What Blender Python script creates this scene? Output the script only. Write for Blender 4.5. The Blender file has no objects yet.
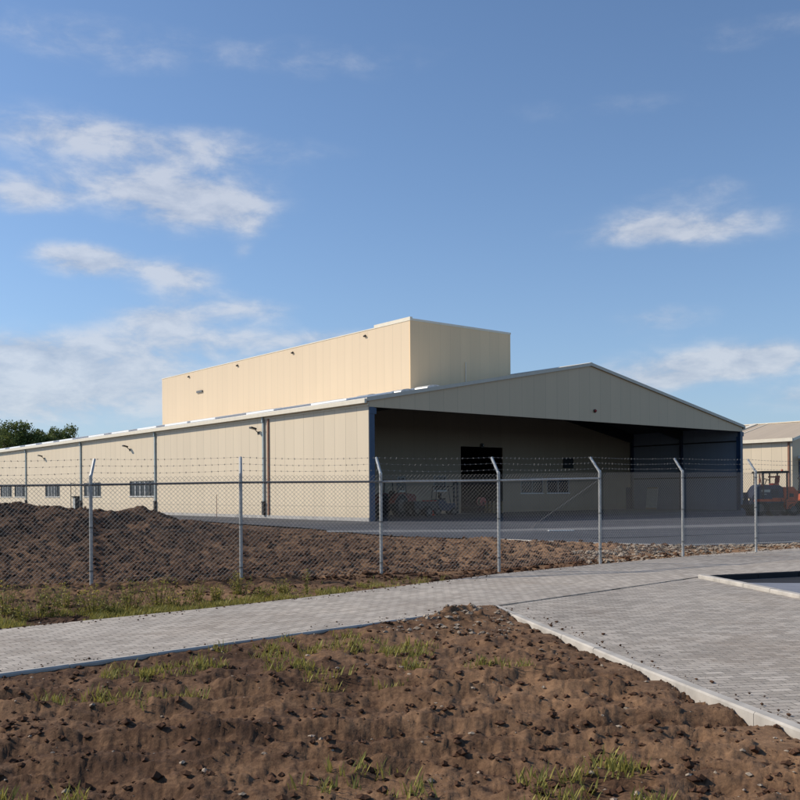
import bpy, math, random
import numpy as np
from mathutils import Vector, Matrix, Euler

sc = bpy.context.scene
C = sc.collection
R = math.radians
rnd = random.Random(7)

# ------------------------------------------------------------------ helpers
def tag(o, label=None, cat=None, group=None, kind=None):
    if label: o['label'] = label
    if cat: o['category'] = cat
    if group: o['group'] = group
    if kind: o['kind'] = kind
    return o

def empty(name, loc=(0, 0, 0), rz=0, label=None, cat=None, group=None):
    o = bpy.data.objects.new(name, None); C.objects.link(o)
    o.location = loc; o.rotation_euler = (0, 0, rz)
    return tag(o, label, cat, group)

def mesh_obj(name, verts, faces, mat, parent=None, smooth=False):
    me = bpy.data.meshes.new(name)
    me.from_pydata([tuple(v) for v in verts], [], faces)
    me.update()
    if smooth:
        me.polygons.foreach_set('use_smooth', [True] * len(me.polygons))
    if mat: me.materials.append(mat)
    o = bpy.data.objects.new(name, me); C.objects.link(o)
    if parent: o.parent = parent
    return o

class MB:
    def __init__(s): s.v = []; s.f = []
    def add(s, vs, fs):
        n = len(s.v); s.v += [tuple(v) for v in vs]; s.f += [tuple(i + n for i in f) for f in fs]; return s
    def box(s, x0, x1, y0, y1, z0, z1, rot=None, piv=None):
        vs = [Vector(p) for p in ((x0, y0, z0), (x1, y0, z0), (x1, y1, z0), (x0, y1, z0), (x0, y0, z1), (x1, y0, z1), (x1, y1, z1), (x0, y1, z1))]
        if rot is not None:
            p = Vector(piv) if piv else sum(vs, Vector()) / 8
            m = Euler(rot).to_matrix(); vs = [m @ (v - p) + p for v in vs]
        return s.add(vs, [(0, 3, 2, 1), (4, 5, 6, 7), (0, 1, 5, 4), (1, 2, 6, 5), (2, 3, 7, 6), (3, 0, 4, 7)])
    def tube(s, a, b, r0, r1=None, n=8, cap=True):
        a = Vector(a); b = Vector(b); r1 = r0 if r1 is None else r1
        d = (b - a)
        if d.length < 1e-6: return s
        d.normalize(); u = d.orthogonal().normalized(); w = d.cross(u)
        vs = []
        for p, r in ((a, r0), (b, r1)):
            for k in range(n):
                t = 2 * math.pi * k / n; vs.append(p + (u * math.cos(t) + w * math.sin(t)) * r)
        fs = [(k, (k + 1) % n, n + (k + 1) % n, n + k) for k in range(n)]
        if cap: fs += [tuple(range(n))[::-1], tuple(range(n, 2 * n))]
        return s.add(vs, fs)
    def path(s, pts, r, n=6):
        for a, b in zip(pts[:-1], pts[1:]): s.tube(a, b, r, n=n)
        return s
    def prism(s, poly, axis, a, b):
        """poly: 2D points in the plane across `axis`, from a to b along it"""
        def mk(p, c):
            if axis == 'y': return (p[0], c, p[1])
            if axis == 'x': return (c, p[0], p[1])
            return (p[0], p[1], c)
        n = len(poly)
        vs = [mk(p, a) for p in poly] + [mk(p, b) for p in poly]
        fs = [(k, (k + 1) % n, n + (k + 1) % n, n + k) for k in range(n)] + [tuple(range(n))[::-1], tuple(range(n, 2 * n))]
        return s.add(vs, fs)
    def build(s, name, mat, parent=None, bevel=0, smooth=False):
        o = mesh_obj(name, s.v, s.f, mat, parent, smooth)
        me = o.data
        import bmesh
        bm = bmesh.new(); bm.from_mesh(me); bmesh.ops.recalc_face_normals(bm, faces=bm.faces)
        if bevel:
            bmesh.ops.bevel(bm, geom=list(bm.edges), offset=bevel, segments=2, affect='EDGES', clamp_overlap=True)
        bm.to_mesh(me); bm.free()
        return o

# ------------------------------------------------------------------ materials
def nodes(name):
    m = bpy.data.materials.new(name); m.use_nodes = True
    nt = m.node_tree; b = nt.nodes['Principled BSDF']
    return m, nt, b

def mathn(nt, op, a, b=None, c=None, clamp=False):
    n = nt.nodes.new('ShaderNodeMath'); n.operation = op; n.use_clamp = clamp
    for i, v in enumerate((a, b, c)):
        if v is None: continue
        if isinstance(v, (int, float)): n.inputs[i].default_value = v
        else: nt.links.new(v, n.inputs[i])
    return n.outputs[0]

def noise(nt, vec, scale, detail=4, rough=.55, dist=0):
    n = nt.nodes.new('ShaderNodeTexNoise'); n.inputs['Scale'].default_value = scale
    n.inputs['Detail'].default_value = detail; n.inputs['Roughness'].default_value = rough
    n.inputs['Distortion'].default_value = dist
    if vec is not None: nt.links.new(vec, n.inputs['Vector'])
    return n.outputs['Fac']

def ramp(nt, fac, stops):
    n = nt.nodes.new('ShaderNodeValToRGB'); cr = n.color_ramp
    while len(cr.elements) < len(stops): cr.elements.new(.5)
    for e, (p, c) in zip(cr.elements, stops):
        e.position = p; e.color = (c[0], c[1], c[2], 1) if not isinstance(c, (int, float)) else (c, c, c, 1)
    nt.links.new(fac, n.inputs[0]); return n.outputs[0]

def mix(nt, fac, a, b, typ='MIX'):
    n = nt.nodes.new('ShaderNodeMix'); n.data_type = 'RGBA'; n.blend_type = typ
    for i, v in ((0, fac), (6, a), (7, b)):
        if isinstance(v, (int, float)): n.inputs[i].default_value = v
        elif isinstance(v, tuple): n.inputs[i].default_value = (*v, 1)
        else: nt.links.new(v, n.inputs[i])
    return n.outputs[2]

def bump(nt, b, h, strength=.3, dist=.01):
    n = nt.nodes.new('ShaderNodeBump'); n.inputs['Strength'].default_value = strength
    n.inputs['Distance'].default_value = dist
    nt.links.new(h, n.inputs['Height']); nt.links.new(n.outputs[0], b.inputs['Normal'])

def objco(nt):
    return nt.nodes.new('ShaderNodeTexCoord').outputs['Object']

def sep(nt, v):
    n = nt.nodes.new('ShaderNodeSeparateXYZ'); nt.links.new(v, n.inputs[0]); return n.outputs

def plain(name, col, rough=.6, metal=0, var=.15, scale=3, bumpy=0, spec=None):
    m, nt, b = nodes(name); co = objco(nt)
    f = noise(nt, co, scale, 5, .6)
    lo = tuple(c * (1 - var) for c in col); hi = tuple(min(1, c * (1 + var)) for c in col)
    nt.links.new(ramp(nt, f, [(.3, lo), (.7, hi)]), b.inputs['Base Color'])
    b.inputs['Roughness'].default_value = rough; b.inputs['Metallic'].default_value = metal
    if spec is not None: b.inputs['Specular IOR Level'].default_value = spec
    if bumpy: bump(nt, b, noise(nt, co, scale * 8, 3), .4, bumpy)
    return m

def cladding(name, col, axis, pitch=1.2, rough=.5, seam_z=None, rib=.1, seam=.6, var=.05):
    """profiled steel sandwich panels: vertical joints every `pitch`, fine ribs between"""
    m, nt, b = nodes(name); co = objco(nt); s = sep(nt, co)
    a = s[axis]
    fr = mathn(nt, 'FRACT', mathn(nt, 'DIVIDE', a, pitch))
    d = mathn(nt, 'ABSOLUTE', mathn(nt, 'SUBTRACT', fr, .5))
    line = mathn(nt, 'GREATER_THAN', d, .5 - .018 / pitch)             # joint
    if seam_z:
        dz = mathn(nt, 'ABSOLUTE', mathn(nt, 'SUBTRACT', s[2], seam_z))
        line = mathn(nt, 'MAXIMUM', line, mathn(nt, 'LESS_THAN', dz, .02))
    # each panel a touch different, weather streaks down the sheet
    pid = mathn(nt, 'FLOOR', mathn(nt, 'DIVIDE', a, pitch))
    wn = nt.nodes.new('ShaderNodeTexWhiteNoise'); wn.noise_dimensions = '1D'; nt.links.new(pid, wn.inputs['W'])
    mp = nt.nodes.new('ShaderNodeMapping'); mp.inputs['Scale'].default_value = (1.4, 1.4, .12); nt.links.new(co, mp.inputs[0])
    st = noise(nt, mp.outputs[0], 1.0, 6, .65)
    big = noise(nt, co, .09, 3, .5)
    k = mathn(nt, 'ADD', mathn(nt, 'MULTIPLY', wn.outputs[0], .35), mathn(nt, 'ADD', mathn(nt, 'MULTIPLY', st, .9), mathn(nt, 'MULTIPLY', big, .5)))
    lo = tuple(c * (1 - var * 1.6) for c in col); hi = tuple(min(1, c * (1 + var)) for c in col)
    base = ramp(nt, mathn(nt, 'DIVIDE', k, 1.75), [(.25, lo), (.75, hi)])
    # splash dirt above the ground
    dirt = mathn(nt, 'MULTIPLY', mathn(nt, 'SUBTRACT', 1.0, mathn(nt, 'DIVIDE', s[2], .9), clamp=True), mathn(nt, 'MULTIPLY', noise(nt, co, 2.5, 5), .6), clamp=True)
    base = mix(nt, dirt, base, (col[0] * .55, col[1] * .5, col[2] * .45))
    base = mix(nt, mathn(nt, 'MULTIPLY', line, seam), base, tuple(c * .45 for c in col))
    nt.links.new(base, b.inputs['Base Color']); b.inputs['Roughness'].default_value = rough
    rb = mathn(nt, 'SINE', mathn(nt, 'MULTIPLY', a, 2 * math.pi / rib))
    h = mathn(nt, 'SUBTRACT', mathn(nt, 'MULTIPLY', rb, .12), line)
    bump(nt, b, h, .5, .006)
    return m

def soil_mat(name, dark, mid, light, moist=.5):
    m, nt, b = nodes(name); co = objco(nt)
    n1 = noise(nt, co, .35, 5, .6); n2 = noise(nt, co, 3.5, 8, .7, .4); n3 = noise(nt, co, 22, 6, .7)
    f = mathn(nt, 'ADD', mathn(nt, 'MULTIPLY', n1, .45), mathn(nt, 'ADD', mathn(nt, 'MULTIPLY', n2, .35), mathn(nt, 'MULTIPLY', n3, .25)))
    x = sep(nt, co)
    # drier, lighter soil along the strip at the fence and to the right
    dry = mathn(nt, 'MULTIPLY', mathn(nt, 'ADD', x[0], 3.5), .09, clamp=True)
    f = mathn(nt, 'ADD', f, mathn(nt, 'MULTIPLY', dry, .19))
    tr = mathn(nt, 'SUBTRACT', 1.0, mathn(nt, 'MULTIPLY', mathn(nt, 'ABSOLUTE', mathn(nt, 'SUBTRACT', x[1], 15.5)), .35), clamp=True)
    f = mathn(nt, 'ADD', f, mathn(nt, 'MULTIPLY', tr, .10))
    nt.links.new(ramp(nt, f, [(.36, dark), (.52, mid), (.72, light)]), b.inputs['Base Color'])
    b.inputs['Roughness'].default_value = .95; b.inputs['Specular IOR Level'].default_value = .15
    h = mathn(nt, 'ADD', mathn(nt, 'MULTIPLY', n2, 1.0), mathn(nt, 'MULTIPLY', n3, .5))
    bump(nt, b, h, .8, .03)
    return m

def paver_mat(name, rot, c1, c2, w=.2, h=.1, m_=.32):
    m, nt, b = nodes(name); co = objco(nt)
    mp = nt.nodes.new('ShaderNodeMapping'); mp.inputs['Rotation'].default_value = (0, 0, rot)
    nt.links.new(co, mp.inputs[0])
    # a slow wander so that the courses are not ruler straight
    wn = nt.nodes.new('ShaderNodeTexNoise'); wn.inputs['Scale'].default_value = .8; nt.links.new(co, wn.inputs['Vector'])
    vm = nt.nodes.new('ShaderNodeVectorMath'); vm.operation = 'MULTIPLY_ADD'; vm.inputs[1].default_value = (.05, .05, 0)
    nt.links.new(wn.outputs['Color'], vm.inputs[0]); nt.links.new(mp.outputs[0], vm.inputs[2])
    bt = nt.nodes.new('ShaderNodeTexBrick'); bt.inputs['Scale'].default_value = 1
    bt.inputs['Brick Width'].default_value = w; bt.inputs['Row Height'].default_value = h
    bt.inputs['Mortar Size'].default_value = .0055; bt.inputs['Mortar Smooth'].default_value = .3
    bt.inputs['Color1'].default_value = (*c1, 1); bt.inputs['Color2'].default_value = (*c2, 1)
    bt.inputs['Mortar'].default_value = (c1[0] * m_, c1[1] * m_, c1[2] * m_, 1)
    nt.links.new(vm.outputs[0], bt.inputs['Vector'])
    n1 = noise(nt, co, .5, 6, .65); n2 = noise(nt, co, 5, 6, .7); n3 = noise(nt, co, 60, 3)
    f = mathn(nt, 'ADD', mathn(nt, 'MULTIPLY', n1, .6), mathn(nt, 'ADD', mathn(nt, 'MULTIPLY', n2, .3), mathn(nt, 'MULTIPLY', n3, .1)))
    tint = ramp(nt, f, [(.3, (.62, .60, .58)), (.5, (.95, .93, .90)), (.7, (1.12, 1.08, 1.02))])
    pc = mix(nt, 1.0, bt.outputs['Color'], tint, 'MULTIPLY')
    nd = noise(nt, co, .33, 7, .7, .6); nd2 = noise(nt, co, 9, 4, .7)
    dm = mathn(nt, 'MULTIPLY', mathn(nt, 'SUBTRACT', mathn(nt, 'ADD', mathn(nt, 'MULTIPLY', nd, .75), mathn(nt, 'MULTIPLY', nd2, .25)), .50), 4.5, clamp=True)
    pc = mix(nt, mathn(nt, 'MULTIPLY', dm, .5), pc, (.22, .155, .10))        # trodden earth and sand
    nt.links.new(pc, b.inputs['Base Color'])
    b.inputs['Roughness'].default_value = .85
    hh = mathn(nt, 'ADD', mathn(nt, 'MULTIPLY', bt.outputs['Fac'], -1.0), mathn(nt, 'ADD', mathn(nt, 'MULTIPLY', n2, 1.2), mathn(nt, 'MULTIPLY', n3, .3)))
    bump(nt, b, hh, .8, .012)
    return m

def asphalt_mat(name, c0, c1):
    m, nt, b = nodes(name); co = objco(nt)
    mp = nt.nodes.new('ShaderNodeMapping'); mp.inputs['Scale'].default_value = (.12, .5, 1); mp.inputs['Rotation'].default_value = (0, 0, R(-6)); nt.links.new(co, mp.inputs[0])
    n1 = noise(nt, mp.outputs[0], 1.0, 6, .6); n2 = noise(nt, co, 1.5, 6, .65); n3 = noise(nt, co, 60, 3)
    f = mathn(nt, 'ADD', mathn(nt, 'MULTIPLY', n1, .6), mathn(nt, 'ADD', mathn(nt, 'MULTIPLY', n2, .25), mathn(nt, 'MULTIPLY', n3, .15)))
    nt.links.new(ramp(nt, f, [(.38, c0), (.62, c1)]), b.inputs['Base Color'])
    b.inputs['Roughness'].default_value = .85; b.inputs['Specular IOR Level'].default_value = .3
    bump(nt, b, n3, .5, .004)
    return m

CREAM = (.72, .60, .43)
M = {}
M['wall_y'] = cladding('cream_cladding_side', CREAM, 1, 1.2, seam_z=.92, var=.045)
M['wall_x'] = cladding('cream_cladding_front', CREAM, 0, 1.2)
M['tower_y'] = cladding('tan_cladding_side', (.72, .56, .37), 1, 1.0, seam=.28, var=.03)
M['tower_x_lifted'] = cladding('tan_cladding_front_lifted', (.84, .60, .34), 0, 1.0, seam=.15)  # same paint as the side, lightened in colour to lift the shaded front
M['gable'] = cladding('grey_cladding_gable', (.67, .485, .295), 0, 1.2, seam=.32, var=.04)
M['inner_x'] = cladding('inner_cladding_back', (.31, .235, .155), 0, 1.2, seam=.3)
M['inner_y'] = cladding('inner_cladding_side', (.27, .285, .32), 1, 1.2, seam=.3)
M['trim'] = plain('cream_trim', (.78, .70, .55), .45, var=.06)
M['rake'] = plain('grey_trim', (.62, .53, .41), .45, var=.06)
M['roof'] = cladding('pale_roof_sheet', (.74, .72, .68), 1, 1.0, rib=.25, seam=.3)
M['roof_tan'] = cladding('weathered_roof_sheet', (.50, .40, .28), 1, 1.0, rib=.25, seam=.3)
M['skylight'] = plain('rooflight_sheet', (.82, .82, .80), .3, var=.05)
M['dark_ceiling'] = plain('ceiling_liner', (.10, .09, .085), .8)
M['blue_steel'] = plain('blue_painted_steel', (.03, .06, .115), .4, var=.12)
M['pipe'] = plain('grey_green_pipe', (.36, .42, .42), .4, .2, var=.12)
M['pipe_brown'] = plain('red_brown_cable_duct', (.25, .12, .07), .6)
M['dark_metal'] = plain('dark_metal', (.035, .033, .032), .5, .3)
M['black'] = plain('black_rubber', (.02, .02, .02), .8)
M['glass'] = plain('window_glass', (.015, .024, .032), .12, 0, var=.3, scale=.6, spec=.35)
M['white_frame'] = plain('white_window_frame', (.75, .74, .70), .4, var=.05)
M['grey_frame'] = plain('grey_window_frame', (.34, .34, .33), .5, var=.05)
M['sash'] = plain('grey_sash', (.17, .165, .15), .5, var=.05)
M['concrete'] = plain('concrete', (.42, .40, .37), .85, var=.2, scale=1.2, bumpy=.003)
M['kerb'] = plain('kerb_concrete', (.43, .395, .345), .9, var=.28, scale=2.2, bumpy=.004)
M['galv'] = plain('galvanised_steel', (.44, .44, .42), .45, .25, var=.2, scale=6)
M['galv_wire'] = plain('galvanised_wire', (.20, .19, .175), .6, .0, var=.15, scale=6)
M['galv_dark'] = plain('weathered_rail', (.16, .16, .155), .5, .5, var=.2, scale=3)
M['soil'] = soil_mat('turned_soil', (.026, .0140, .0085), (.080, .043, .024), (.30, .175, .095))
M['clod'] = plain('soil_clods', (.085, .045, .027), .95, var=.6, scale=1.5, bumpy=.02, spec=.1)
M['rubble'] = plain('rubble_stone', (.30, .24, .18), .95, var=.45, scale=2, bumpy=.01, spec=.1)
M['paver'] = paver_mat('grey_block_paving', R(-43), (.37, .325, .275), (.53, .475, .41))
M['paver2'] = paver_mat('driveway_block_paving', R(-9), (.32, .283, .24), (.50, .45, .39), .2, .1, .5)
M['asphalt'] = asphalt_mat('yard_asphalt', (.028, .031, .039), (.085, .088, .098))
M['asphalt_dark'] = asphalt_mat('dark_asphalt', (.018, .018, .020), (.032, .032, .035))
M['road'] = asphalt_mat('bay_asphalt', (.15, .16, .19), (.24, .25, .28))
M['strip'] = plain('pale_concrete_strip', (.15, .15, .15), .9, var=.25, scale=.7, bumpy=.003)
M['orange'] = plain('orange_paint', (.42, .07, .018), .5, var=.35)
M['red'] = plain('red_paint', (.35, .03, .02), .45, var=.2)
M['dull_red'] = plain('faded_dark_red', (.13, .025, .018), .6, var=.3)
M['navy'] = plain('navy_paint', (.02, .028, .055), .4, var=.2)
M['cream_box'] = plain('cream_plastic', (.72, .62, .42), .5)
M['wood'] = plain('pallet_wood', (.30, .21, .11), .85, var=.3, scale=5)
M['rim'] = plain('grey_rim', (.06, .06, .058), .5)
M['bark'] = plain('bark', (.09, .065, .045), .95, var=.3, bumpy=.02)
M['amber'] = plain('worn_lettering', (.30, .34, .32), .5)

# ------------------------------------------------------------------ camera
EYE = 1.7
cam = bpy.data.cameras.new('camera'); co_ = bpy.data.objects.new('camera', cam); C.objects.link(co_)
cam.sensor_width = 36; cam.sensor_fit = 'HORIZONTAL'; cam.lens = 921.6 / 800 * 36
cam.shift_y = 93.5 / 800; cam.clip_end = 5000; cam.clip_start = .1
co_.location = (0, 0, EYE)
co_.rotation_euler = (Matrix.Rotation(R(90), 4, 'X') @ Matrix.Rotation(R(-.394), 4, 'Z')).to_euler()
sc.camera = co_

# ------------------------------------------------------------------ sun and sky
SAZ = (-.982, .19); EL = R(35)
sd = Vector((SAZ[0] * math.cos(EL), SAZ[1] * math.cos(EL), math.sin(EL))).normalized()
sun = bpy.data.lights.new('sun', 'SUN'); sun.energy = 4.3; sun.angle = R(.53); sun.color = (1, .91, .78)
so = bpy.data.objects.new('sun', sun); C.objects.link(so)
so.rotation_euler = sd.to_track_quat('Z', 'Y').to_euler(); so.location = (-40, 10, 60)

w = bpy.data.worlds.new('World'); sc.world = w; w.use_nodes = True
nt = w.node_tree; bg = nt.nodes['Background']
sky = nt.nodes.new('ShaderNodeTexSky'); sky.sky_type = 'NISHITA'; sky.sun_disc = False
sky.sun_elevation = EL; sky.sun_rotation = math.atan2(SAZ[0], SAZ[1]) % (2 * math.pi)
sky.altitude = 300; sky.air_density = 1.0; sky.dust_density = .35; sky.ozone_density = 4.5
tc = nt.nodes.new('ShaderNodeTexCoord'); dirv = tc.outputs['Generated']
s3 = sep(nt, dirv)
az = mathn(nt, 'ARCTAN2', s3[0], s3[1]); el = mathn(nt, 'ARCSINE', s3[2])
cmb = nt.nodes.new('ShaderNodeCombineXYZ'); nt.links.new(az, cmb.inputs[0]); nt.links.new(mathn(nt, 'MULTIPLY', el, 2.2), cmb.inputs[1])
wrp = nt.nodes.new('ShaderNodeTexNoise'); wrp.inputs['Scale'].default_value = 7; wrp.inputs['Detail'].default_value = 5; nt.links.new(cmb.outputs[0], wrp.inputs['Vector'])
ws = sep(nt, wrp.outputs['Color'])
azw = mathn(nt, 'ADD', az, mathn(nt, 'MULTIPLY', mathn(nt, 'SUBTRACT', ws[0], .5), .07))
elw = mathn(nt, 'ADD', el, mathn(nt, 'MULTIPLY', mathn(nt, 'SUBTRACT', ws[1], .5), .03))
# (azimuth deg, elevation deg, half width, half height, density)
def sky_at(px, py): return math.degrees(math.atan((px - 400) / 921.6)), math.degrees(math.atan((493.5 - py) / 921.6 * math.cos(math.atan((px - 400) / 921.6))))
CL = [(25, 190, 34, 11, .75), (165, 184, 70, 14, .7), (190, 206, 45, 13, .9), (80, 257, 28, 9, 1.0), (125, 262, 40, 6, .45), (188, 276, 26, 13, .75),
      (160, 314, 34, 10, .8), (250, 308, 34, 9, .6), (165, 340, 90, 12, .7), (20, 346, 44, 9, .95), (70, 362, 60, 10, .7), (110, 385, 90, 12, .55), (20, 400, 70, 14, .5),
      (245, 222, 14, 8, .4), (246, 247, 8, 6, .35), (330, 338, 60, 7, .45), (690, 226, 66, 11, .7), (660, 232, 36, 8, .35), (700, 190, 50, 8, .35), (662, 320, 34, 9, .45),
      (690, 368, 60, 13, .75), (750, 364, 44, 9, .8), (640, 384, 50, 9, .4), (796, 402, 26, 9, .7), (50, 398, 200, 30, .38), (40, 130, 80, 14, .5), (190, 145, 90, 12, .5), (600, 110, 70, 10, .25), (330, 60, 90, 12, .3), (80, 40, 90, 14, .4), (760, 30, 60, 9, .3)]
tot = None
for px, py, rx, ry, d in CL:
    a0, e0 = sky_at(px, py); a0 = math.radians(a0); e0 = math.radians(e0); sa = rx * 1.2 / 921.6; se = ry * 1.25 / 921.6
    u = mathn(nt, 'DIVIDE', mathn(nt, 'SUBTRACT', azw, a0), sa); v = mathn(nt, 'DIVIDE', mathn(nt, 'SUBTRACT', elw, e0), se)
    q = mathn(nt, 'ADD', mathn(nt, 'MULTIPLY', u, u), mathn(nt, 'MULTIPLY', v, v))
    g = mathn(nt, 'MULTIPLY', mathn(nt, 'EXPONENT', mathn(nt, 'MULTIPLY', q, -.7)), d)
    tot = g if tot is None else mathn(nt, 'ADD', tot, g)
fb = noise(nt, cmb.outputs[0], 17, 10, .61, .2)
den = mathn(nt, 'MULTIPLY', tot, mathn(nt, 'MULTIPLY', mathn(nt, 'SUBTRACT', fb, .14), 2.9, clamp=False), clamp=True)
ms = nt.nodes.new('ShaderNodeMapRange'); ms.interpolation_type = 'SMOOTHSTEP'
ms.inputs['From Min'].default_value = .10; ms.inputs['From Max'].default_value = 1.0; ms.inputs['To Max'].default_value = .68
nt.links.new(den, ms.inputs['Value'])
ccol = ramp(nt, fb, [(.34, (3.1, 3.45, 4.2)), (.60, (5.1, 5.2, 5.5))])
hz = mathn(nt, 'MULTIPLY', mathn(nt, 'EXPONENT', mathn(nt, 'MULTIPLY', mathn(nt, 'MAXIMUM', el, 0.0), -7.0)), .72)   # thin high haze towards the horizon
skyh = mix(nt, hz, sky.outputs[0], (2.1, 2.9, 4.3))
mixed = mix(nt, ms.outputs[0], skyh, ccol)
nt.links.new(mixed, bg.inputs['Color']); bg.inputs['Strength'].default_value = .132

sc.view_settings.view_transform = 'Standard'; sc.view_settings.look = 'None'
sc.view_settings.gamma = 1; sc.view_settings.use_curve_mapping = False; sc.view_settings.exposure = 0.08

# ------------------------------------------------------------------ ground layout (metres, camera over the origin)
UP = [(-20, -2.0), (-9, 8.2), (-4.76, 12.14), (-3.0, 13.73), (-1.66, 15.09), (-.02, 16.94), (2.09, 19.4), (4.7, 21.8), (8.0, 24.65), (11.85, 27.37), (20, 33), (45, 50)]
LO = [(-20, -6.6), (-9, 3.9), (-.54, 11.94), (1.35, 13.83), (3.42, 15.85), (5.88, 18.32), (6.35, 18.75), (8.34, 19.5), (11.85, 21.4), (20, 27.6), (45, 45.5)]
KL = [(1.35, 13.73), (1.71, 11.83), (2.25, 9), (3.1, 5), (3.8, 1.5)]            # left kerb of the driveway
KR = [(5.9, 18.28), (6.32, 14.61), (7.0, 9), (7.5, 5), (7.9, 1.5)]             # right kerb of the driveway
AS = [(-95, 150), (-60, 112), (-25, 71), (-12, 57.6), (-8.42, 51.4), (-5.07, 46.3), (-2.65, 41), (-1.2, 38), (0, 36), (3.6, 33.2), (6.3, 29.8), (8.8, 28.2), (12.5, 29.5), (20, 34.5), (45, 52)]

def sheet(name, poly, z, mat):
    o = mesh_obj(name, [(x, y, z) for x, y in poly], [tuple(range(len(poly)))], mat)
    import bmesh
    bm = bmesh.new(); bm.from_mesh(o.data); bmesh.ops.triangulate(bm, faces=bm.faces); bmesh.ops.recalc_face_normals(bm, faces=bm.faces)
    if bm.faces and bm.faces[0].normal.z < 0: bmesh.ops.reverse_faces(bm, faces=bm.faces)
    bm.to_mesh(o.data); bm.free()
    return tag(o, kind='structure')

def slab(name, poly, z0, z1, mat):
    mb = MB(); mb.prism(poly, 'z', z0, z1); o = mb.build(name, mat)
    return tag(o, kind='structure')

m, nt2, b2 = nodes('far_field'); co2 = objco(nt2)
nt2.links.new(ramp(nt2, noise(nt2, co2, .02, 6), [(.35, (.06, .075, .03)), (.6, (.13, .10, .055))]), b2.inputs['Base Color']); b2.inputs['Roughness'].default_value = .95
g = 2500
tag(mesh_obj('ground', [(-g, -g, -.35), (g, -g, -.35), (g, g, -.35), (-g, g, -.35)], [(0, 1, 2, 3)], m), kind='structure')

slab('footpath', UP + LO[::-1], -.25, 0.0, M['paver'])
# driveway butts the footpath with a 25 mm open joint
J = .03
lo_in = [(x + J * .7, y - J * .75) for x, y in LO if 1.3 < x < 5.9]
slab('driveway', [(1.38, 13.79)] + [p for p in lo_in if p[0] > 1.5] + [(5.86, 18.2)] + [(x - .002, y) for x, y in KR[1:]] + [(7.9, -4), (4.2, -4)] + [(x + .13, y) for x, y in KL[::-1][:-1]], -.25, -.012, M['paver2'])
bay = [(x + .16, y) for x, y in KR[::-1]] + [(6.3, 18.65), (8.30, 19.42), (11.8, 21.3), (20, 27.45), (45, 45), (45, -4), (7.9 + .16, -4)]
slab('parking_bay', bay, -.30, -.11, M['road'])

def kerb(name, line, w, z1, side=1, z0=-.25, seg=1.0, mat=None):
    mb = MB()
    pts = [Vector((x, y)) for x, y in line]
    for a, b in zip(pts[:-1], pts[1:]):
        L = (b - a).length; n = max(1, round(L / seg)); d = (b - a).normalized(); nn = Vector((-d.y, d.x)) * side
        for k in range(n):
            p = a + d * (L * k / n + .004); q = a + d * (L * (k + 1) / n - .004)
            dz = rnd.uniform(-.004, .004); jt = rnd.uniform(-.003, .003)
            P = [p + nn * jt, q + nn * jt, q + nn * (w + jt), p + nn * (w + jt)]
            n0 = len(mb.v)
            ch = .015
            ins = [p + nn * (jt + ch), q + nn * (jt + ch), q + nn * (w + jt - ch), p + nn * (w + jt - ch)]
            vs = [(v.x, v.y, z0) for v in P] + [(v.x, v.y, z1 + dz - ch) for v in P] + [(v.x, v.y, z1 + dz) for v in ins]
            mb.add(vs, [(0, 3, 2, 1), (0, 1, 5, 4), (1, 2, 6, 5), (2, 3, 7, 6), (3, 0, 4, 7), (4, 5, 9, 8), (5, 6, 10, 9), (6, 7, 11, 10), (7, 4, 8, 11), (8, 9, 10, 11)])
    return tag(mb.build(name, mat or M['kerb']), kind='structure')
kerb('kerb', KR, .15, .055, 1)
kerb('kerb', KL, .12, .02, 1)
kerb('kerb', [(6.0, 18.48), (6.35, 18.72), (8.34, 19.46), (11.85, 21.34), (20, 27.52)], .09, .004, -1, mat=M['asphalt_dark'])  # far kerb: shade of its face put in as a dark colour
sheet('dark_strip', [(6.22, 18.45), (6.4, 18.3), (9.2, 17.9), (14, 19.4), (20, 24.4), (20, 27.2), (11.8, 21.1), (8.4, 19.3)], -.104, M['asphalt_dark'])  # plain strip along the far kerb, darker than the bay
kerb('kerb', [(-9, 3.9), (-.54, 11.94), (1.3, 13.78)], .07, .012, -1)

# soil: one displaced sheet
def vnoise(x, y, seed):
    xi = np.floor(x).astype(np.int64); yi = np.floor(y).astype(np.int64)
    fx = x - xi; fy = y - yi; fx = fx * fx * (3 - 2 * fx); fy = fy * fy * (3 - 2 * fy)
    def h(i, j):
        n = (i * 374761393 + j * 668265263 + seed * 974634777) & 0xffffffff
        n = ((n ^ (n >> 13)) * 1274126177) & 0xffffffff
        return ((n ^ (n >> 16)) & 0xffff) / 65535.0
    a = h(xi, yi); b = h(xi + 1, yi); c = h(xi, yi + 1); d = h(xi + 1, yi + 1)
    return (a * (1 - fx) + b * fx) * (1 - fy) + (c * (1 - fx) + d * fx) * fy
def fbm(x, y, f, oct, seed, gain=.55):
    s = 0; a = 1; t = 0
    for k in range(oct):
        r = .6 + k; cx = x * math.cos(r) - y * math.sin(r); cy = x * math.sin(r) + y * math.cos(r)
        s = s + a * vnoise(cx * f, cy * f, seed + k); t += a; a *= gain; f *= 2.03
    return s / t
def ss(a, b, x): t = np.clip((x - a) / (b - a), 0, 1); return t * t * (3 - 2 * t)
def line(P, x): return np.interp(x, [p[0] for p in P], [p[1] for p in P])
ZF = [(-12, -.05), (-6, -.04), (-.4, 0), (2.2, .02), (4.8, .07), (7.4, .10), (9.8, .12), (20, .1)]
MND = [(-40, 1.5), (-16, 1.4), (-13.4, 1.38), (-12.4, 1.08), (-11.1, 1.24), (-10.3, .98), (-9.4, 1.12), (-8.6, .78), (-7.9, .80), (-6.9, .48), (-5.8, .25), (-4.8, .08), (-3.5, 0.03), (-2.5, 0), (40, 0)]
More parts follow.
